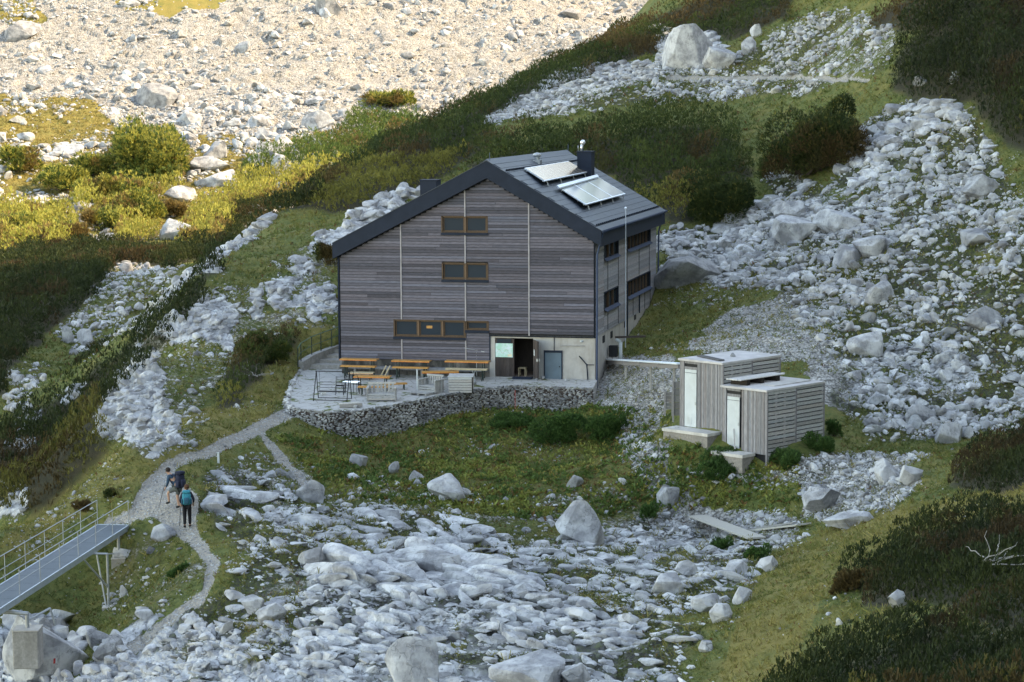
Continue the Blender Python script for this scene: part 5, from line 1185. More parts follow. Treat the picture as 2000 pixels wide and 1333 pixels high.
def pallet_seat(u, v, W, Hh, lab, rz):
    p = tz(u, v); t = thing('pallet_sofa', lab, 'sofa', p, rz)
    for side_ in (0, 1):
        m = MB(); x0 = side_*(W-.06)
        for j in range(6): m.box((x0,.05+j*.13,.05),(x0+.05,.13+j*.13,Hh*.78), bc(.9,1.3))
        m.box((x0-.02,.0,Hh*.78),(x0+.09,.85,Hh*.78+.05), bc(1.1,1.4)); m.build('armrest', M_GREY, t)
    m = MB()
    for j in range(7): m.box((.07+j*(W-.14)/7,.80,.30),(.07+(j+.62)*(W-.14)/7,.84,Hh), bc(.9,1.3))
    m.box((.04,.79,Hh-.04),(W-.04,.87,Hh+.05), bc(1.1,1.4)); m.build('backrest', M_GREY, t)
    m = MB()
    for j in range(5): m.box((.06,.06+j*.15,.34),(W-.06,.17+j*.15,.38), bc(1.0,1.4))
    m.box((.06,.05,.10),(W-.06,.08,.18), bc(.9,1.3)); m.box((.06,.05,.22),(W-.06,.08,.30), bc(.9,1.3)); m.build('seat', M_GREY, t); return t
pallet_seat(716, 786, 1.45, .85, 'grey pallet sofa left of the path gap at the terrace edge', .22)
pallet_seat(815, 768, 1.1, .85, 'grey pallet sofa touching the left side of the plank crate', -.35)
p = tz(800, 772); t = thing('pallet', 'low grey pallet lying before the pallet sofa by the crate', 'pallet', p, -.3)
for j in range(4): m = MB(); m.box((0,j*.2,.10),(1.0,j*.2+.14,.13), bc(1.0,1.4)); m.build('slat', M_GREY, t)
m = MB(); m.box((0,0,0),(.1,.74,.09)); m.box((.45,0,0),(.55,.74,.09)); m.box((.9,0,0),(1.,.74,.09)); m.build('runner', M_GREY, t)
# swing seat frame at the left
p = tz(612, 784); t = thing('garden_swing', 'black metal garden swing frame at the left of the terrace', 'swing', p, .03)
Hs, Ws, Ds = 1.45, 1.72, .9
for s in (0, Ws):
    for y in (0, Ds): m = MB(); m.tube((s+(.0),y,0),(s+.04,Ds/2,Hs),.022); m.build('leg', M_BLACK, t)
m = MB(); m.tube((0,Ds/2,Hs),(Ws+.08,Ds/2,Hs),.022); m.build('top_bar', M_BLACK, t)
for y in (0, Ds): m = MB(); m.tube((0,y,.06),(Ws,y,.06),.015); m.build('base_rail', M_BLACK, t)
m = MB()
for k in range(4): m.bar((.15,.25+k*.12,.45),(Ws-.15,.25+k*.12,.45),.05,.015,(1.5,1.5,1.5))
for k in range(3): m.bar((.15,.72,.60+k*.14),(Ws-.15,.74,.60+k*.14),.02)
m.build('seat', M_BLACK, t)
for s in (.2, Ws-.2): m = MB(); m.tube((s,.45,.45),(s,Ds/2,Hs),.007); m.build('chain', M_BLACK, t)
# wire furniture
def wire_chair(u, v, rz, lab):
    p = tz(u, v); t = thing('metal_chair', lab, 'chair', p, rz)
    for x in (0, .42):
        for y in (0, .42): m = MB(); m.tube((x,y,0),(x,y,.45),.013); m.build('leg', M_BLACK, t)
    m = MB()
    for k in range(5): m.tube((0,k*.105,.45),(.42,k*.105,.45),.008)
    m.build('seat', M_BLACK, t); m = MB()
    for x in (0,.42): m.tube((x,.42,.45),(x,.48,.88),.013)
    for k in range(3): m.tube((0,.44+k*.015,.58+k*.14),(.42,.44+k*.015,.58+k*.14),.008)
    m.build('backrest', M_BLACK, t)
wire_chair(655, 772, .2, 'thin black metal chair right of the garden swing'); wire_chair(668, 760, -.2, 'thin black metal chair behind the one right of the swing'); wire_chair(703, 770, 1.2, 'thin black metal chair left of the pallet sofa')
p = tz(686, 770); t = thing('metal_table', 'low black wire table between the metal chairs', 'table', p)
m = MB(); m.box((-.4,-.25,.62),(.4,.25,.635),(8,8,8)); m.build('tabletop', M_STEEL, t)
for x in (-.36,.36):
    for y in (-.2,.2): m = MB(); m.tube((x,y,0),(x,y,.62),.013); m.build('leg', M_BLACK, t)
# timber beam, stones, pots on the wall edge
p = tz(664, 797); m = MB(); m.box((0,-.1,0),(1.1,.1,.17),(.8,.78,.76)); m.box((-.05,.0,.17),(.95,.16,.22),(1.6,1.6,1.6)); o = m.build('timber_beam', M_GREY); o.location = tuple(p); o.rotation_euler = (0,-.06,.22); tag(o, 'short grey timber beam lying on the left front edge of the terrace', 'beam')
for i, (u, v, s, lab) in enumerate([(694,798,.17,'white stone beside the timber beam'),(1000,745,.10,'small white stone before the entrance'),(1049,743,.13,'pale stone leaning at the open door leaf'),(1060,741,.20,'pale upright stone between open door leaf and blue door'),(925,752,.28,'pale block behind the plank crate'),(690,733,.24,'pale rounded stone under the pale small table'),(1105,745,.12,'small pale stone right of the blue door'),(1125,750,.1,'little pale stone on the wall top near the corner'),(632,772,.22,'flat grey stone below the garden swing')]):
    p = tz(u, v); vv, f = rock_shape(3, 777+i, 11, .04, .8); o = mesh_np('stone', vv*s, f, M_ROCK, col=np.ones((len(vv), 3))); o.location = (p[0], p[1], p[2]+s*.4); tag(o, lab, 'stone')
# clothes dryer
p = tz(931, 735); t = thing('rotary_dryer', 'thin white rotary clothes dryer before the hut front', 'clothes dryer', p)
m = MB(); m.tube((0,0,0),(0,0,1.42),.018,(1.1,1.1,1.1)); m.build('pole', M_WHITE, t)
for q in ((-1.2,.2,.06),(.45,-.1,-.12),(-.55,-.5,.12),(.2,.6,.0)): m = MB(); m.tube((0,0,1.38),(q[0],q[1],1.42+q[2]),.013); m.build('arm', M_WHITE, t)
p = tz(815, 762); m = MB(); m.box((-.035,-.035,0),(.035,.035,1.05)); o = m.build('white_post', M_WHITE); o.location = tuple(p); tag(o, 'short white post at the left of the plank crate group', 'post')
# trestle bench under dryer
p = tz(925, 742); t = thing('trestle', 'white folding trestle beside the pale block at the hut front', 'trestle', p)
for s in (-1, 1): m = MB(); m.bar((s*.12,-.1,0),(-s*.12,.1,.55),.03,.03); m.build('leg', M_WHITE, t)
m = MB(); m.box((-.3,-.06,.55),(.3,.06,.58)); m.build('top', M_WHITE, t)
# stool inside the doorway
t = thing('wooden_stool', 'small pale wooden stool just inside the dark doorway', 'stool', (-4.0,.55,-2.2))
m = MB(); m.box((-.2,-.2,.42),(.2,.2,.46),(.6,.6,.6)); m.build('seat', M_PALE, t)
for x in (-.17,.17):
    for y in (-.17,.17): m = MB(); m.bar((x,y,0),(x,y,.42),.04,c=(.6,.6,.6)); m.build('leg', M_PALE, t)
m = MB(); m.box((-4.35,-.55,-2.215),(-3.3,-.02,-2.165),(1.3,1.35,1.4)); o = m.build('door_mat', M_METAL); tag(o, 'dark mat on the ground before the open door', 'mat')
# marker rod on the wall face
p = tz(1009, 757); m = MB(); m.tube((0,0,-1.1),(0,0,-.1),.014); mr = simple('red_rod', (.5,.06,.05), .6); o = m.build('marker_rod', mr); o.location = (p[0], p[1]-.35, p[2]); tag(o, 'thin red rod against the stone wall below the entrance', 'rod')
# ================================================================ PRIVY SHEDS
def local(obj, P): return P
def shed(u, v, d, rz, Ls, Wd, Hh, lab, doortilt=False):
    p = PD(u, v, d); t = thing('privy_shed', lab, 'shed', p, rz)
    # x runs along the slatted side (away to the right), y along the door face (away to the left)
    co = MB(); co.box((.05,.05,-1.2),(Ls-.05,Wd-.05,Hh-.10)); co.build('inner_wall', M_BACK, t)
    r_ = MB(); r_.box((-.10,-.06,Hh-.09),(Ls+.05,Wd+.05,Hh)); r_.build('roof', simple('pale_felt', (.50,.47,.46), .8, 0, .12, 1.5, dirt=(.36,.33,.32)), t)
    for k in range(2):
        a = .0+k*Ls/2; b = a+Ls/2
        m = MB(); z = -.9 if k == 0 else -.5
        while z < Hh-.12:
            z1 = min(z+.132, Hh-.10); tt = bc(1.0, 1.5)
            m.box((a+.03,-.03,z),(b-.03,.03,z1), tt); z += .177
        for q in (.32, .62):   # short blocks between the slats
            zz = -.9
            while zz < Hh-.2: 
                if rnd.random() < .85: m.box((a+(b-a)*q-.05,-.026,zz+.13),(a+(b-a)*q+.05,.02,zz+.18), (1.15,1.1,1.1))
                zz += .177
        m.build('slatted_side', M_GREY, t)
    for x in (0, Ls/2, Ls): m = MB(); m.box((x-.035,-.055,-1.0),(x+.035,.03,Hh-.09), (.7,.68,.72)); m.build('corner_post', M_GREY, t)
    # upright boards of the door face
    m = MB(); y = .0; D0, D1 = Wd-1.02, Wd-.28
    while y < Wd:
        y1 = min(y+rnd.uniform(.07,.12), Wd); xo = rnd.uniform(-.045,-.02)
        if y1 <= D0 or y >= D1: m.box((xo,y+.004,-.12),(.04,y1-.004,Hh-.10), bc(.75,1.25))
        y = y1
    m.build('board_front', M_BOARDV, t)
    m = MB(); m.box((-.03,D0,Hh-.20),(.04,D1,Hh-.10),(.9,.9,.9)); m.box((-.03,D0,Hh-.46),(.04,D1,Hh-.34),(.9,.9,.9)); m.build('lintel', M_BOARDV, t)
    m = MB(); m.box((.0,D0,Hh-.34),(.03,D1,Hh-.20)); m.build('vent_opening', M_BLACK, t)
    m = MB(); m.box((-.05,D0+.03,.0),(-.015,D1-.03,Hh-.62)); dr_ = m.build('door', M_WHITE, t)
    m = MB(); m.box((-.045,D0+.03,Hh-.60),(-.012,D1-.03,Hh-.46)); m.build('transom_panel', M_WHITE, dr_)
    m = MB(); m.box((-.062,D0+.28,.12),(-.052,D1-.2,.42),(.93,.93,.93)); m.build('vent_flap', M_WHITE, dr_)
    m = MB(); m.box((-.07,D0+.05,1.0),(-.052,D0+.10,1.14)); m.build('handle', M_STEEL, dr_)
    return t
SRZ = math.atan2(2.8*-0+math.cos(YAW+math.pi/4), math.sin(YAW+math.pi/4))
e = np.array([math.sin(YAW+math.pi/4), math.cos(YAW+math.pi/4)]); SRZ = math.atan2(e[1], e[0])
lo = shed(1497, 884, 92.3, SRZ, 4.0, 2.45, 2.70, 'lower slatted grey timber privy shed with white door, nearer the camera')
up = shed(1411, 842, 94.4, SRZ, 4.0, 2.45, 3.02, 'upper slatted grey timber privy shed with white door, behind the lower one')
st = thing('prop_stick', 'grey stick leaning against the white door of the lower shed', 'stick', lo.location, SRZ); m = MB(); m.bar((-.35,1.45,.02),(-.07,1.75,.85),.06,.03,(1.3,1.3,1.3)); m.build('stick', M_GREY, st)
for sh, lab, dz in ((up, 'concrete step block before the door of the upper shed', 1.1), (lo, 'flat concrete slab before the door of the lower shed', .5)):
    t = thing('concrete_step', lab, 'step', sh.location, SRZ)
    m = MB(); x0 = -1.05 if sh == up else -.95; ya = -.02 if sh == up else .55; yb = 2.6 if sh == up else 2.3; zt = -.02 if sh == up else -.08
    m.box((x0,ya,zt-.13),(-.07,yb,zt),(1.35,1.33,1.3)); m.build('slab', M_CONC, t)
    m = MB(); m.box((x0+.04,ya+.04,zt-dz-.3),(-.10,yb-.05,zt-.135),(.8,.75,.7)); m.build('block', M_CONCR, t)
# boards and pallet on the roofs
Rr = Matrix.Rotation(SRZ, 3, 'Z')
t = thing('board_pile', 'grey boards stacked on the roof of the lower shed against the upper one', 'boards', lo.location, SRZ)
for k in range(5): m = MB(); m.box((.1+rnd.uniform(-.05,.1),1.55+k*.16,2.94),(3.3+rnd.uniform(-.2,.2),1.69+k*.16,2.98), bc(1.5,2.1)); m.build('board', M_GREY, t)
for x in (.5,1.5,2.6): m = MB(); m.box((x,1.5,2.70),(x+.22,2.4,2.94),(.35,.33,.3)); m.build('bearer', M_DKWOOD, t)
t = thing('roof_panel', 'thin pale sheet lying loose on the roof of the lower shed', 'sheet', lo.location, SRZ); m = MB(); m.box((1.1,.45,2.705),(3.7,1.25,2.735),(1.1,1.1,1.1)); m.build('sheet', M_CONC, t)
t = thing('board_pile', 'two dark boards lying across the roof of the upper shed', 'boards', up.location, SRZ)
for k in range(2): m = MB(); m.bar((.25+k*.2,.35,3.06),(.95+k*.22,2.2,3.06),.14,.05,(.3,.3,.32)); m.build('board', M_GREY, t)
t = thing('roof_stone', 'small grey stones on the roof of the upper shed', 'stones', up.location, SRZ)
vv, f = rock_shape(3, 31, 11, .04, .5); o = mesh_np('stone', vv*.22+np.array([2.0,1.1,3.08]), f, M_ROCK, t, col=np.ones((len(vv), 3))*.8)
# plank screens and covered walkway left of the sheds
for (u0, v0, d, w_, hh, lab) in [(1313,812,97.5,.36,1.55,'tall dark plank screen just left of the upper shed'),(1297,800,99,.34,.80,'short dark plank screen farther left of the upper shed')]:
    p = PD(u0, v0, d); t = thing('plank_screen', lab, 'screen', p, YAW*-0+.2)
    for k in range(5): m = MB(); m.box((0,0,k*hh/5),(w_,.04,(k+1)*hh/5-.02), bc(.5,.8)); m.build('plank', M_GREY, t)
    for x in (0, w_): m = MB(); m.box((x,-.05,-.3),(x+.08,.06,hh+.04), (.9,.88,.9)); m.build('post', M_GREY, t)
pa = onx(1190, 703, .15); pb = PD(1332, 712, 98.5)
t = thing('covered_duct', 'long low metal covered duct bridging from the hut wall to the upper shed', 'duct', pa)
dl_ = pb-pa; sd = np.array([.0,.42,0]); nseg = 4
for k in range(nseg):
    a = dl_*k/nseg; b = dl_*(k+.985)/nseg; m = MB(); m.bar(a+np.array([0,.2,0]), b+np.array([0,.2,0]), .55, .06, (2.2,2.25,2.3)); m.build('cover_sheet', M_STEEL, t)
    m = MB(); m.bar(a+np.array([0,.2,-.17]), b+np.array([0,.2,-.12]), .40, .18, (.6,.57,.57)); m.build('duct_side', M_GREY, t)
for k in (.25,.6,.9):
    a = dl_*k; m = MB(); m.box((a[0]-.05,a[1]+.1,a[2]-1.4),(a[0]+.05,a[1]+.25,a[2]-.2)); m.build('support', M_GREY, t)
p = onx(1212, 703, .7); t = thing('utility_post', 'white pipe elbow with black box standing beside the hut side wall', 'utility post', p)
m = MB(); m.tube((0,0,-.3),(.0,0,.95),.10,n=10); m.tube((0,0,.95),(-.25,0,1.1),.09,n=10); m.build('pipe', M_WHITE, t, smooth=True)
m = MB(); m.box((-.62,-.15,.15),(-.18,.25,.75)); m.build('box', M_BLACK, t)
m = MB(); m.bar((-.3,0,1.2),(1.3,.3,1.25),.12,.1); m.build('beam', M_DKWOOD, t)
# pale planks half buried in the stones
for (us, lab) in [([(1362,1018),(1478,1062)], 'long pale weathered plank lying on the stone band'), ([(1440,1050),(1570,1035)], 'pale plank crossing the stone band at its right end')]:
    a, _ = hit(*us[0]); b, _ = hit(*us[1]); c_ = (a+b)/2; o_ = thing('weathered_plank', lab, 'plank', c_); m = MB(); up_ = np.array([0,0,.22])
    m.bar(a-c_+up_, b-c_+up_, .75, .07, (1,1,1)); m.build('plank', simple('bleached_wood', (.40,.375,.33), .85, 0, .15, 6, .3, (1,6,6)), o_)
    m = MB(); m.bar(a-c_+up_+np.array([0,.5,-.05]), b-c_+up_+np.array([-.4,.5,-.05]), .25, .06, (.8,.8,.8)); m.build('plank', M_GREY, o_)
t = None
for bi, (u, v, lab) in enumerate([(1945,1160,'bare silvery dead branches lying on the dark pines at the right edge'),(500,745,'bare dead branches below the scrub left of the terrace')]):
    p, d = hit(u, v, 45, 200); t = thing('dead_branches', lab, 'branches', p+np.array([0,0,.9 if bi == 0 else .3])); r = np.random.default_rng(70+bi)
    for k in range(9):
        m = MB(); a = np.array([r.normal(0,.3), r.normal(0,.3), 0]); dd_ = np.array([r.normal(.3,.6), r.normal(0,.4), r.uniform(.0,.45)])
        for s_ in range(5): b_ = a+dd_*.32+r.normal(0,.06,3); m.tube(a, b_, .02*(1-s_*.17), (.9,.88,.86), 5); a = b_
        m.build('branch', M_GREY, t)
# ================================================================ FOOTBRIDGE
zD = -4.82
A = onz(250, 1026, zD); Bf = onz(0, 1188, zD); Cb = onz(190, 1026, zD)
dirv_ = (Bf-A); dirv_ /= np.linalg.norm(dirv_); wid = Cb-A; wid = wid-dirv_*(wid@dirv_); WB = np.linalg.norm(wid); wn = wid/WB
LB = 19.0
fb = thing('footbridge', 'grey steel grating footbridge with thin railings at the lower left', 'footbridge', A)
mg, nt, b = mat('steel_grating', .5, .3); nb = NB(nt); P = obj_co(nb)
n_ = nb.noise(P, 2, 4, .6); b.inputs['Specular IOR Level'].default_value = .5
nb.l(nb.mix(n_, (.11,.14,.17), (.17,.205,.24)), b.inputs['Base Color'])
def bp(s, t, z=0.): return dirv_*s+wn*t+np.array([0,0,z])
# deck: panels of open grating made of thin bars
for k in range(16):
    s0 = k*LB/16; s1 = (k+1)*LB/16-.03; m = MB()
    for q in np.linspace(0.02, WB-.02, 22): m.bar(bp(s0,q,-.015), bp(s1,q,-.015), .028, .03)
    for q in np.arange(s0, s1, .10): m.bar(bp(q,0,-.02), bp(q,WB,-.02), .03, .025)
    m.build('deck_panel', mg, fb)
for t_ in (-.03, WB+.03): m = MB(); m.bar(bp(0,t_,-.10), bp(LB,t_,-.10), .05, .22, (1.1,1.2,1.3)); m.build('side_beam', M_STEEL, fb)
m = MB(); m.bar(bp(-.02,0,-.03), bp(-.02,WB,-.03), .05,.08,(1.6,1.7,1.8)); m.build('end_beam', M_STEEL, fb)
for t_ in (-.03, WB+.03):
    for h_, r_ in ((1.0,.019),(.52,.014)): m = MB(); m.tube(bp(0,t_,h_), bp(LB,t_,h_), r_); m.build('rail', M_STEEL, fb)
    for s in np.arange(0, LB, 2.1): m = MB(); m.tube(bp(s,t_,-.15), bp(s,t_,1.0), .017); m.build('post', M_STEEL, fb)
# legs
def leg(s_, t_, name='leg', r=.05, ds=0., dt=0.):
    a = bp(s_, t_, -.2); q = A+bp(s_+ds, t_+dt, 0); q = np.array([q[0], q[1], float(HZ(q[:1], q[1:2])[0])-.05]); m = MB(); m.tube(a, q-A, r); m.build(name, M_STEEL, fb); return q
q1 = leg(1.4, -.03, r=.065); q2 = leg(4.6, -.6); leg(4.2, -.03, 'brace', .035, .4, -.5)
m = MB(); m.tube(bp(4.6,0,-.2), bp(4.6,-.62,-.2),.04); m.tube(bp(5.6,-.03,-.25), (q2-A)*.6+bp(4.6,-.6,-.2)*.4,.035); m.build('brace', M_STEEL, fb)
m = MB(); m.tube(bp(4.6,-.6,-.2), q1-A+np.array([-.2,-.1,.3]),.03); m.build('brace', M_STEEL, fb)
def foot_block(q, s, lab):
    t = thing('concrete_block', lab, 'block', q, .3); m = MB(); m.box((-s/2,-s/2,-.5),(s/2,s/2,.12)); m.build('block', M_CONCR, t, bevel=.02); m = MB(); m.box((-s/2-.01,-s/2-.01,.12),(s/2+.01,s/2+.01,.14),(1.3,1.28,1.25)); m.build('top', M_CONC, t)
foot_block(q1, .55, 'small concrete footing under the outer leg of the footbridge'); foot_block(q2, .45, 'low concrete footing of the inner leg of the footbridge')
def conc_block(u, v, s, lab, rz=.3, lift=0):
    q, d = hit(u, v, 55, 110); t = thing('concrete_block', lab, 'block', q+np.array([0,0,lift]), rz); m = MB(); m.box((-s[0]/2,-s[1]/2,-.35),(s[0]/2,s[1]/2,s[2])); m.build('block', M_CONCR, t, bevel=.02)
    m = MB(); m.box((-s[0]/2-.01,-s[1]/2-.01,s[2]),(s[0]/2+.01,s[1]/2+.01,s[2]+.02),(1.3,1.28,1.25)); m.build('top', M_CONC, t); return q, t
# rod frame on the rock at bottom left
d0 = ROCK58[1]+.2
qb = PD(55, 1268, d0-1.5); t = thing('concrete_block', 'large concrete anchor block on the great pale rock at bottom left', 'block', qb, .25)
m = MB(); m.box((-.44,-.44,-.6),(.44,.44,.72)); m.build('block', M_CONCR, t, bevel=.03); m = MB(); m.box((-.45,-.45,.72),(.45,.45,.75),(1.2,1.18,1.15)); m.build('top', M_CONC, t)
t = thing('anchor_frame', 'grey steel tube frame standing on the large concrete anchor block', 'frame', qb)
m = MB(); m.tube((-.0,0,.75),(.0,0,1.30),.07,n=8); m.build('post', M_STEEL, t)
m = MB(); m.tube((.05,0,1.25),(-3.5,-.3,1.38),.075,n=8); m.build('tube', M_STEEL, t)
m = MB(); m.tube((.0,0,1.0),(.62,.5,1.35),.04); m.tube((.62,.5,1.35),(.72,.7,.7),.04); m.build('brace', M_STEEL, t)
# painted trail mark on the rock face, found by casting from the view point
def cast(o, u, v):
    r = Vector(raydir(u, v)); r.normalize(); mw = Matrix.Translation(o.location); ok, loc, nrm, _ = o.ray_cast(Vector(CAM)-o.location, r)
    return (loc+o.location if ok else None), nrm
loc, nrm = cast(TRAIL_ROCK, 108, 1291)
if loc is not None:
    t = thing('trail_mark', 'red and white painted trail mark on the great pale rock at bottom left', 'trail mark', loc)
    zq = nrm.to_track_quat('Z', 'Y').to_matrix(); a = zq@Vector((1,0,0)); b_ = Vector((0,0,1)); b_ = (b_-nrm*b_.dot(nrm)).normalized(); a = b_.cross(nrm)
    for k, mm_ in ((0, simple('red_paint', (.45,.04,.04), .7)), (1, M_WHITE)):
        P_ = [a*(x+.07*k-.07)+b_*y+nrm*.012 for x, y in ((0,-.1),(.07,-.1),(.07,.1),(0,.1))]; m = MB(); m.quad(*[np.array(q) for q in P_], .01); m.build('paint_stripe', mm_, t)
p, d = hit(427, 911, 60, 120); m = MB(); m.box((-.045,-.03,-.1),(.045,.03,.62)); o = m.build('marker_post', M_WHITE); o.location = tuple(p); tag(o, 'short white marker post standing in the turf above the hikers', 'post')
# ================================================================ HIKERS
M_SKIN = simple('skin', (.42,.24,.17), .6, 0, .08, 5)
def cloth(n, c): return simple(n, c, .85, 0, .2, 9, .1)
def skin_body(name, joints, edges, m, parent, sub=1):
    me = bpy.data.meshes.new(name); me.from_pydata([j[0] for j in joints], edges, []); o = bpy.data.objects.new(name, me); COL.objects.link(o); o.parent = parent
    md = o.modifiers.new('s', 'SKIN')
    me.materials.append(m)
    for i, j in enumerate(joints):
        r = j[1]; me.skin_vertices[0].data[i].radius = (r, r) if not isinstance(r, tuple) else r
    me.skin_vertices[0].data[0].use_root = True
    sb = o.modifiers.new('u', 'SUBSURF'); sb.levels = sub; sb.render_levels = sub+1
    md.use_smooth_shade = True
    dg = bpy.context.evaluated_depsgraph_get(); ev = o.evaluated_get(dg); nm = bpy.data.meshes.new_from_object(ev); o.modifiers.clear(); o.data = nm
    if not nm.materials: nm.materials.append(m)
    a = nm.color_attributes.new('Col', 'FLOAT_COLOR', 'POINT'); a.data.foreach_set('color', np.ones(len(nm.vertices)*4, np.float32))
    return o
def person(lab, loc, rz, J, shirt, trousers, shorts, haircol, hat=None, long_hair=False):
    t = thing('person', lab, 'person', loc, rz); g = J
    # one continuous body: pelvis root, spine, neck, head, arms, legs
    js = [(g['pel'],.125),(g['spi'],.12),(g['che'],.15),(g['nek'],.055),(g['hed'],.085),(g['top'],.075)]
    ed = [(0,1),(1,2),(2,3),(3,4),(4,5)]
    def chain(st_, pts):
        k = st_
        for p_, r_ in pts: js.append((p_, r_)); ed.append((k, len(js)-1)); k = len(js)-1
        return k
    for s in ('L', 'R'):
        w_ = chain(2, [(g['sh'+s],.06),(g['el'+s],.042),(g['wr'+s],.028)])
        wr, el = np.array(g['wr'+s]), np.array(g['el'+s]); dd_ = normalise(wr-el); sdv = normalise(np.cross(dd_, np.array([0,1.,.1])))
        chain(w_, [(tuple(wr+dd_*.05), .034)]); palm = len(js)-1; pl = wr+dd_*.05
        for k, (o_, ln_) in enumerate(((-.024,.075),(-.008,.088),(.008,.082),(.024,.065))):
            a_ = pl+dd_*.04+sdv*o_; b1 = a_+dd_*ln_*.5+np.array([0,-.01,-.005]); b2 = b1+dd_*ln_*.35+np.array([0,-.02,-.012])
            chain(palm, [(tuple(a_),.010),(tuple(b1),.009),(tuple(b2),.008)])
        th = pl-sdv*.035; chain(palm, [(tuple(th),.012),(tuple(th+dd_*.035-sdv*.015),.010)])
        chain(0, [(g['hp'+s],.095),(g['kn'+s],.062),(g['an'+s],.042),(g['to'+s],.038)])
    skin_body('body', js, ed, M_SKIN, t, 1)
    def over(nm, pts, m_, eds=None): return skin_body(nm, pts, eds or [(i, i+1) for i in range(len(pts)-1)], m_, t, 1)
    jj = [(g['spi'],.14),(g['che'],.172),(tuple(np.array(g['nek'])-np.array([0,0,.05])),.08),(g['pel'],.145)]; ee = [(0,1),(1,2),(0,3)]
    for s in ('L', 'R'): jj += [(g['sh'+s],.078),(g['el'+s],.056)] + ([(tuple(np.array(g['el'+s])*.2+np.array(g['wr'+s])*.8),.042)]); k = len(jj)-3; ee += [(1,k),(k,k+1),(k+1,k+2)]
    over('jacket', jj, shirt, ee)
    jj = [(g['pel'],.15)]; ee = []
    for s in ('L', 'R'):
        h_, k_, a_ = (np.array(g[q+s]) for q in ('hp','kn','an')); k = len(jj)
        if shorts: jj += [(tuple(h_),.115),(tuple(h_*.15+k_*.85),.095)]; ee += [(0,k),(k,k+1)]
        else: jj += [(tuple(h_),.108),(tuple(k_),.078),(tuple(k_*.08+a_*.92),.060)]; ee += [(0,k),(k,k+1),(k+1,k+2)]
    over('shorts' if shorts else 'trousers', jj, trousers, ee)
    for s in ('L', 'R'):
        a_, t_ = np.array(g['an'+s]), np.array(g['to'+s]); over('boot', [(tuple(a_+np.array([0,0,.06])),.055),(tuple(a_),.058),(tuple(t_),.048)], M_BLACK)
    hd, tp_ = np.array(g['hed']), np.array(g['top']); f_ = normalise(np.array(g['face']))
    m = MB(); c_ = (hd+tp_)/2
    m.ball(c_-f_*.022+np.array([0,0,.028]), .108, haircol, 1.05)
    if long_hair: m.ball(c_-f_*.09-np.array([0,0,.10]), .05, haircol, 1.6)
    m.build('hair', simple('hair', (1,1,1), .8, 0, .2, 20), t, smooth=True)
    sx = normalise(np.cross(f_, np.array([0,0,1.])))
    m = MB(); m.ball(hd+f_*.098+np.array([0,0,.005]), .016); m.ball(hd+sx*.088, .022); m.ball(hd-sx*.088, .022); m.build('nose_and_ears', M_SKIN, t, smooth=True)
    m = MB(); [m.ball(hd+f_*.083+sx*q+np.array([0,0,.035]), .011) for q in (-.03,.03)]; m.box(tuple(hd+f_*.085-sx*.02-np.array([0,0,.036])), tuple(hd+f_*.09+sx*.02-np.array([0,0,.028]))); m.build('eyes_and_mouth', M_BLACK, t)
    return t
# local frame: +y is where the hiker faces
def backpack(lab, loc, rz, che, pel, col, h, w_, dp, col2):
    t = thing('backpack', lab, 'backpack', loc, rz); c = (np.array(che)*.62+np.array(pel)*.38)+np.array([0,-.17-dp/2,.06]); m = MB()
    def blob(cc, sx, sy, sz, mt__, nm):
        bmm = MB(); bmm.box((cc[0]-sx/2,cc[1]-sy/2,cc[2]-sz/2),(cc[0]+sx/2,cc[1]+sy/2,cc[2]+sz/2)); o = bmm.build(nm, mt__, t, smooth=True, bevel=min(sx,sy,sz)*.28); return o
    m1 = cloth('pack_cloth', col); m2 = cloth('pack_trim', col2)
    blob(c, w_, dp, h*.78, m1, 'bag'); blob(c+np.array([0,.01,h*.45]), w_*.92, dp*1.05, h*.2, m1, 'lid'); blob(c+np.array([0,-dp*.52,-h*.1]), w_*.62, dp*.35, h*.42, m2, 'front_pocket')
    for s in (-1, 1): blob(c+np.array([s*w_*.52,-.02,-h*.16]), dp*.3, dp*.6, h*.36, m2, 'side_pocket')
    for s in (-1, 1):
        st_ = MB(); a = c+np.array([s*w_*.28,dp*.5,h*.30]); st_.bar(a, a+np.array([0,.16,.04]),.055,.02); st_.bar(a+np.array([0,.16,.04]), a+np.array([s*.02,.30,-.12]),.055,.02); st_.bar(a+np.array([s*.02,.30,-.12]), a+np.array([s*.06,.12,-h*.5]),.045,.02); st_.build('strap', m2, t)
    return t
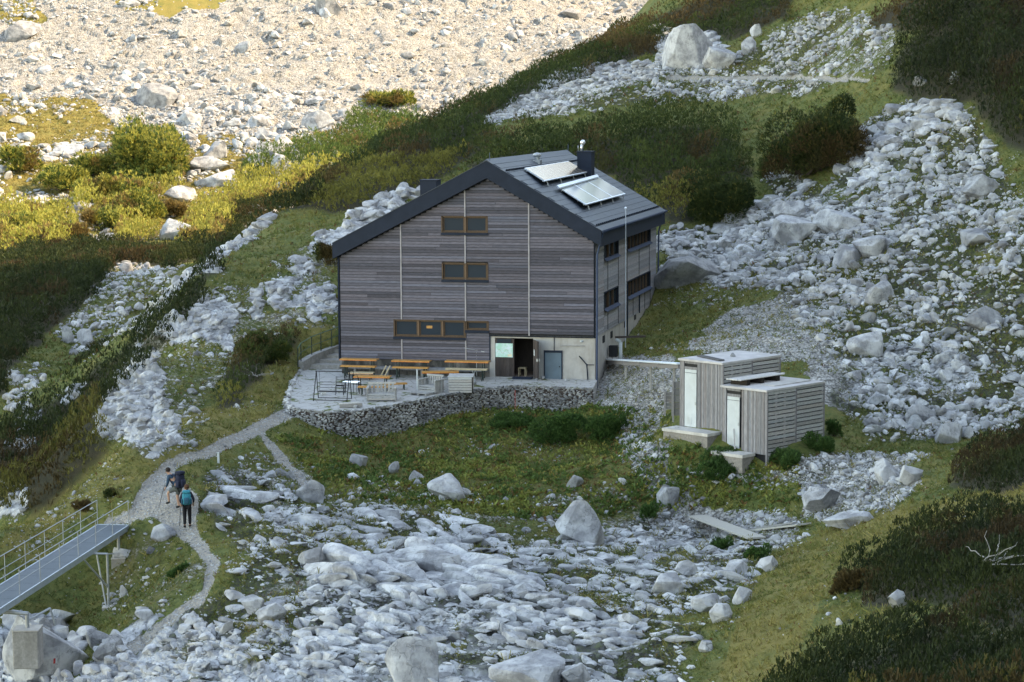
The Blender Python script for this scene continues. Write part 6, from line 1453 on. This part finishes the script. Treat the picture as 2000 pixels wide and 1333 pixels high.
# woman walking away, seen from behind
pw, dw = hit(366, 1032, 60, 110)
JW = dict(pel=(0,0,.98), spi=(0,.02,1.12), che=(0,.05,1.30), nek=(0,.07,1.48), hed=(0,.10,1.60), top=(0,.10,1.68), face=(-.1,1,-.1),
 shL=(-.17,.05,1.40), elL=(-.26,.0,1.16), wrL=(-.24,.14,.96), shR=(.17,.05,1.40), elR=(.27,-.02,1.16), wrR=(.25,.12,.98),
 hpL=(-.09,0,.92), knL=(-.10,.05,.50), anL=(-.10,-.10,.10), toL=(-.10,.08,.05), hpR=(.09,0,.92), knR=(.10,.10,.50), anR=(.10,.12,.08), toR=(.11,.30,.05))
rzw = -YAW+.12
person('hiker in black trousers seen from behind, with a teal backpack, lower on the path', pw, rzw, JW, cloth('dark_jacket', (.02,.025,.04)), cloth('black_trousers', (.010,.010,.013)), False, (.09,.04,.02), long_hair=True)
backpack('teal backpack worn by the hiker in black trousers', pw, rzw, JW['che'], JW['pel'], (.01,.20,.26), .62, .34, .24, (.015,.09,.14))
# man stepping up, head turned left and down, dark backpack
pm_, dm = hit(343, 994, 60, 110)
JM = dict(pel=(.0,-.12,.90), spi=(.0,.0,1.06), che=(0,.14,1.24), nek=(0,.26,1.40), hed=(-.03,.36,1.49), top=(-.03,.37,1.58), face=(-.35,1,-.45),
 shL=(-.19,.17,1.34), elL=(-.27,.16,1.06), wrL=(-.20,.34,.86), shR=(.19,.15,1.34), elR=(.27,.05,1.08), wrR=(.26,.26,.90),
 hpL=(-.10,-.10,.86), knL=(-.13,.28,.66), anL=(-.13,.22,.26), toL=(-.13,.40,.20), hpR=(.10,-.12,.86), knR=(.10,-.02,.48), anR=(.10,-.10,.08), toR=(.11,.08,.04))
rzm = -YAW+1.0
person('hiker in shorts and dark blue shirt stepping up the path, head bent forward', pm_, rzm, JM, cloth('blue_shirt', (.025,.06,.10)), cloth('grey_shorts', (.08,.09,.09)), True, (.03,.02,.015))
backpack('large dark navy backpack worn by the hiker in shorts', pm_, rzm, JM['che'], JM['pel'], (.012,.016,.035), .72, .38, .30, (.02,.025,.05))
for (pp, rz, a, lab) in ((pm_, rzm, (-.20,.36,.92), 'thin black trekking pole held by the hiker in shorts'), (pw, rzw, (-.24,.18,1.0), 'thin black trekking pole held by the hiker in black trousers')):
    t = thing('trekking_pole', lab, 'trekking pole', pp, rz); m = MB(); m.tube((a[0],a[1],a[2]+.12),(a[0]-.08,a[1]+.30,.0),.010); m.build('shaft', M_BLACK, t); m = MB(); m.tube((a[0],a[1],a[2]-.02),(a[0],a[1],a[2]+.13),.018); m.build('grip', M_GREY, t)
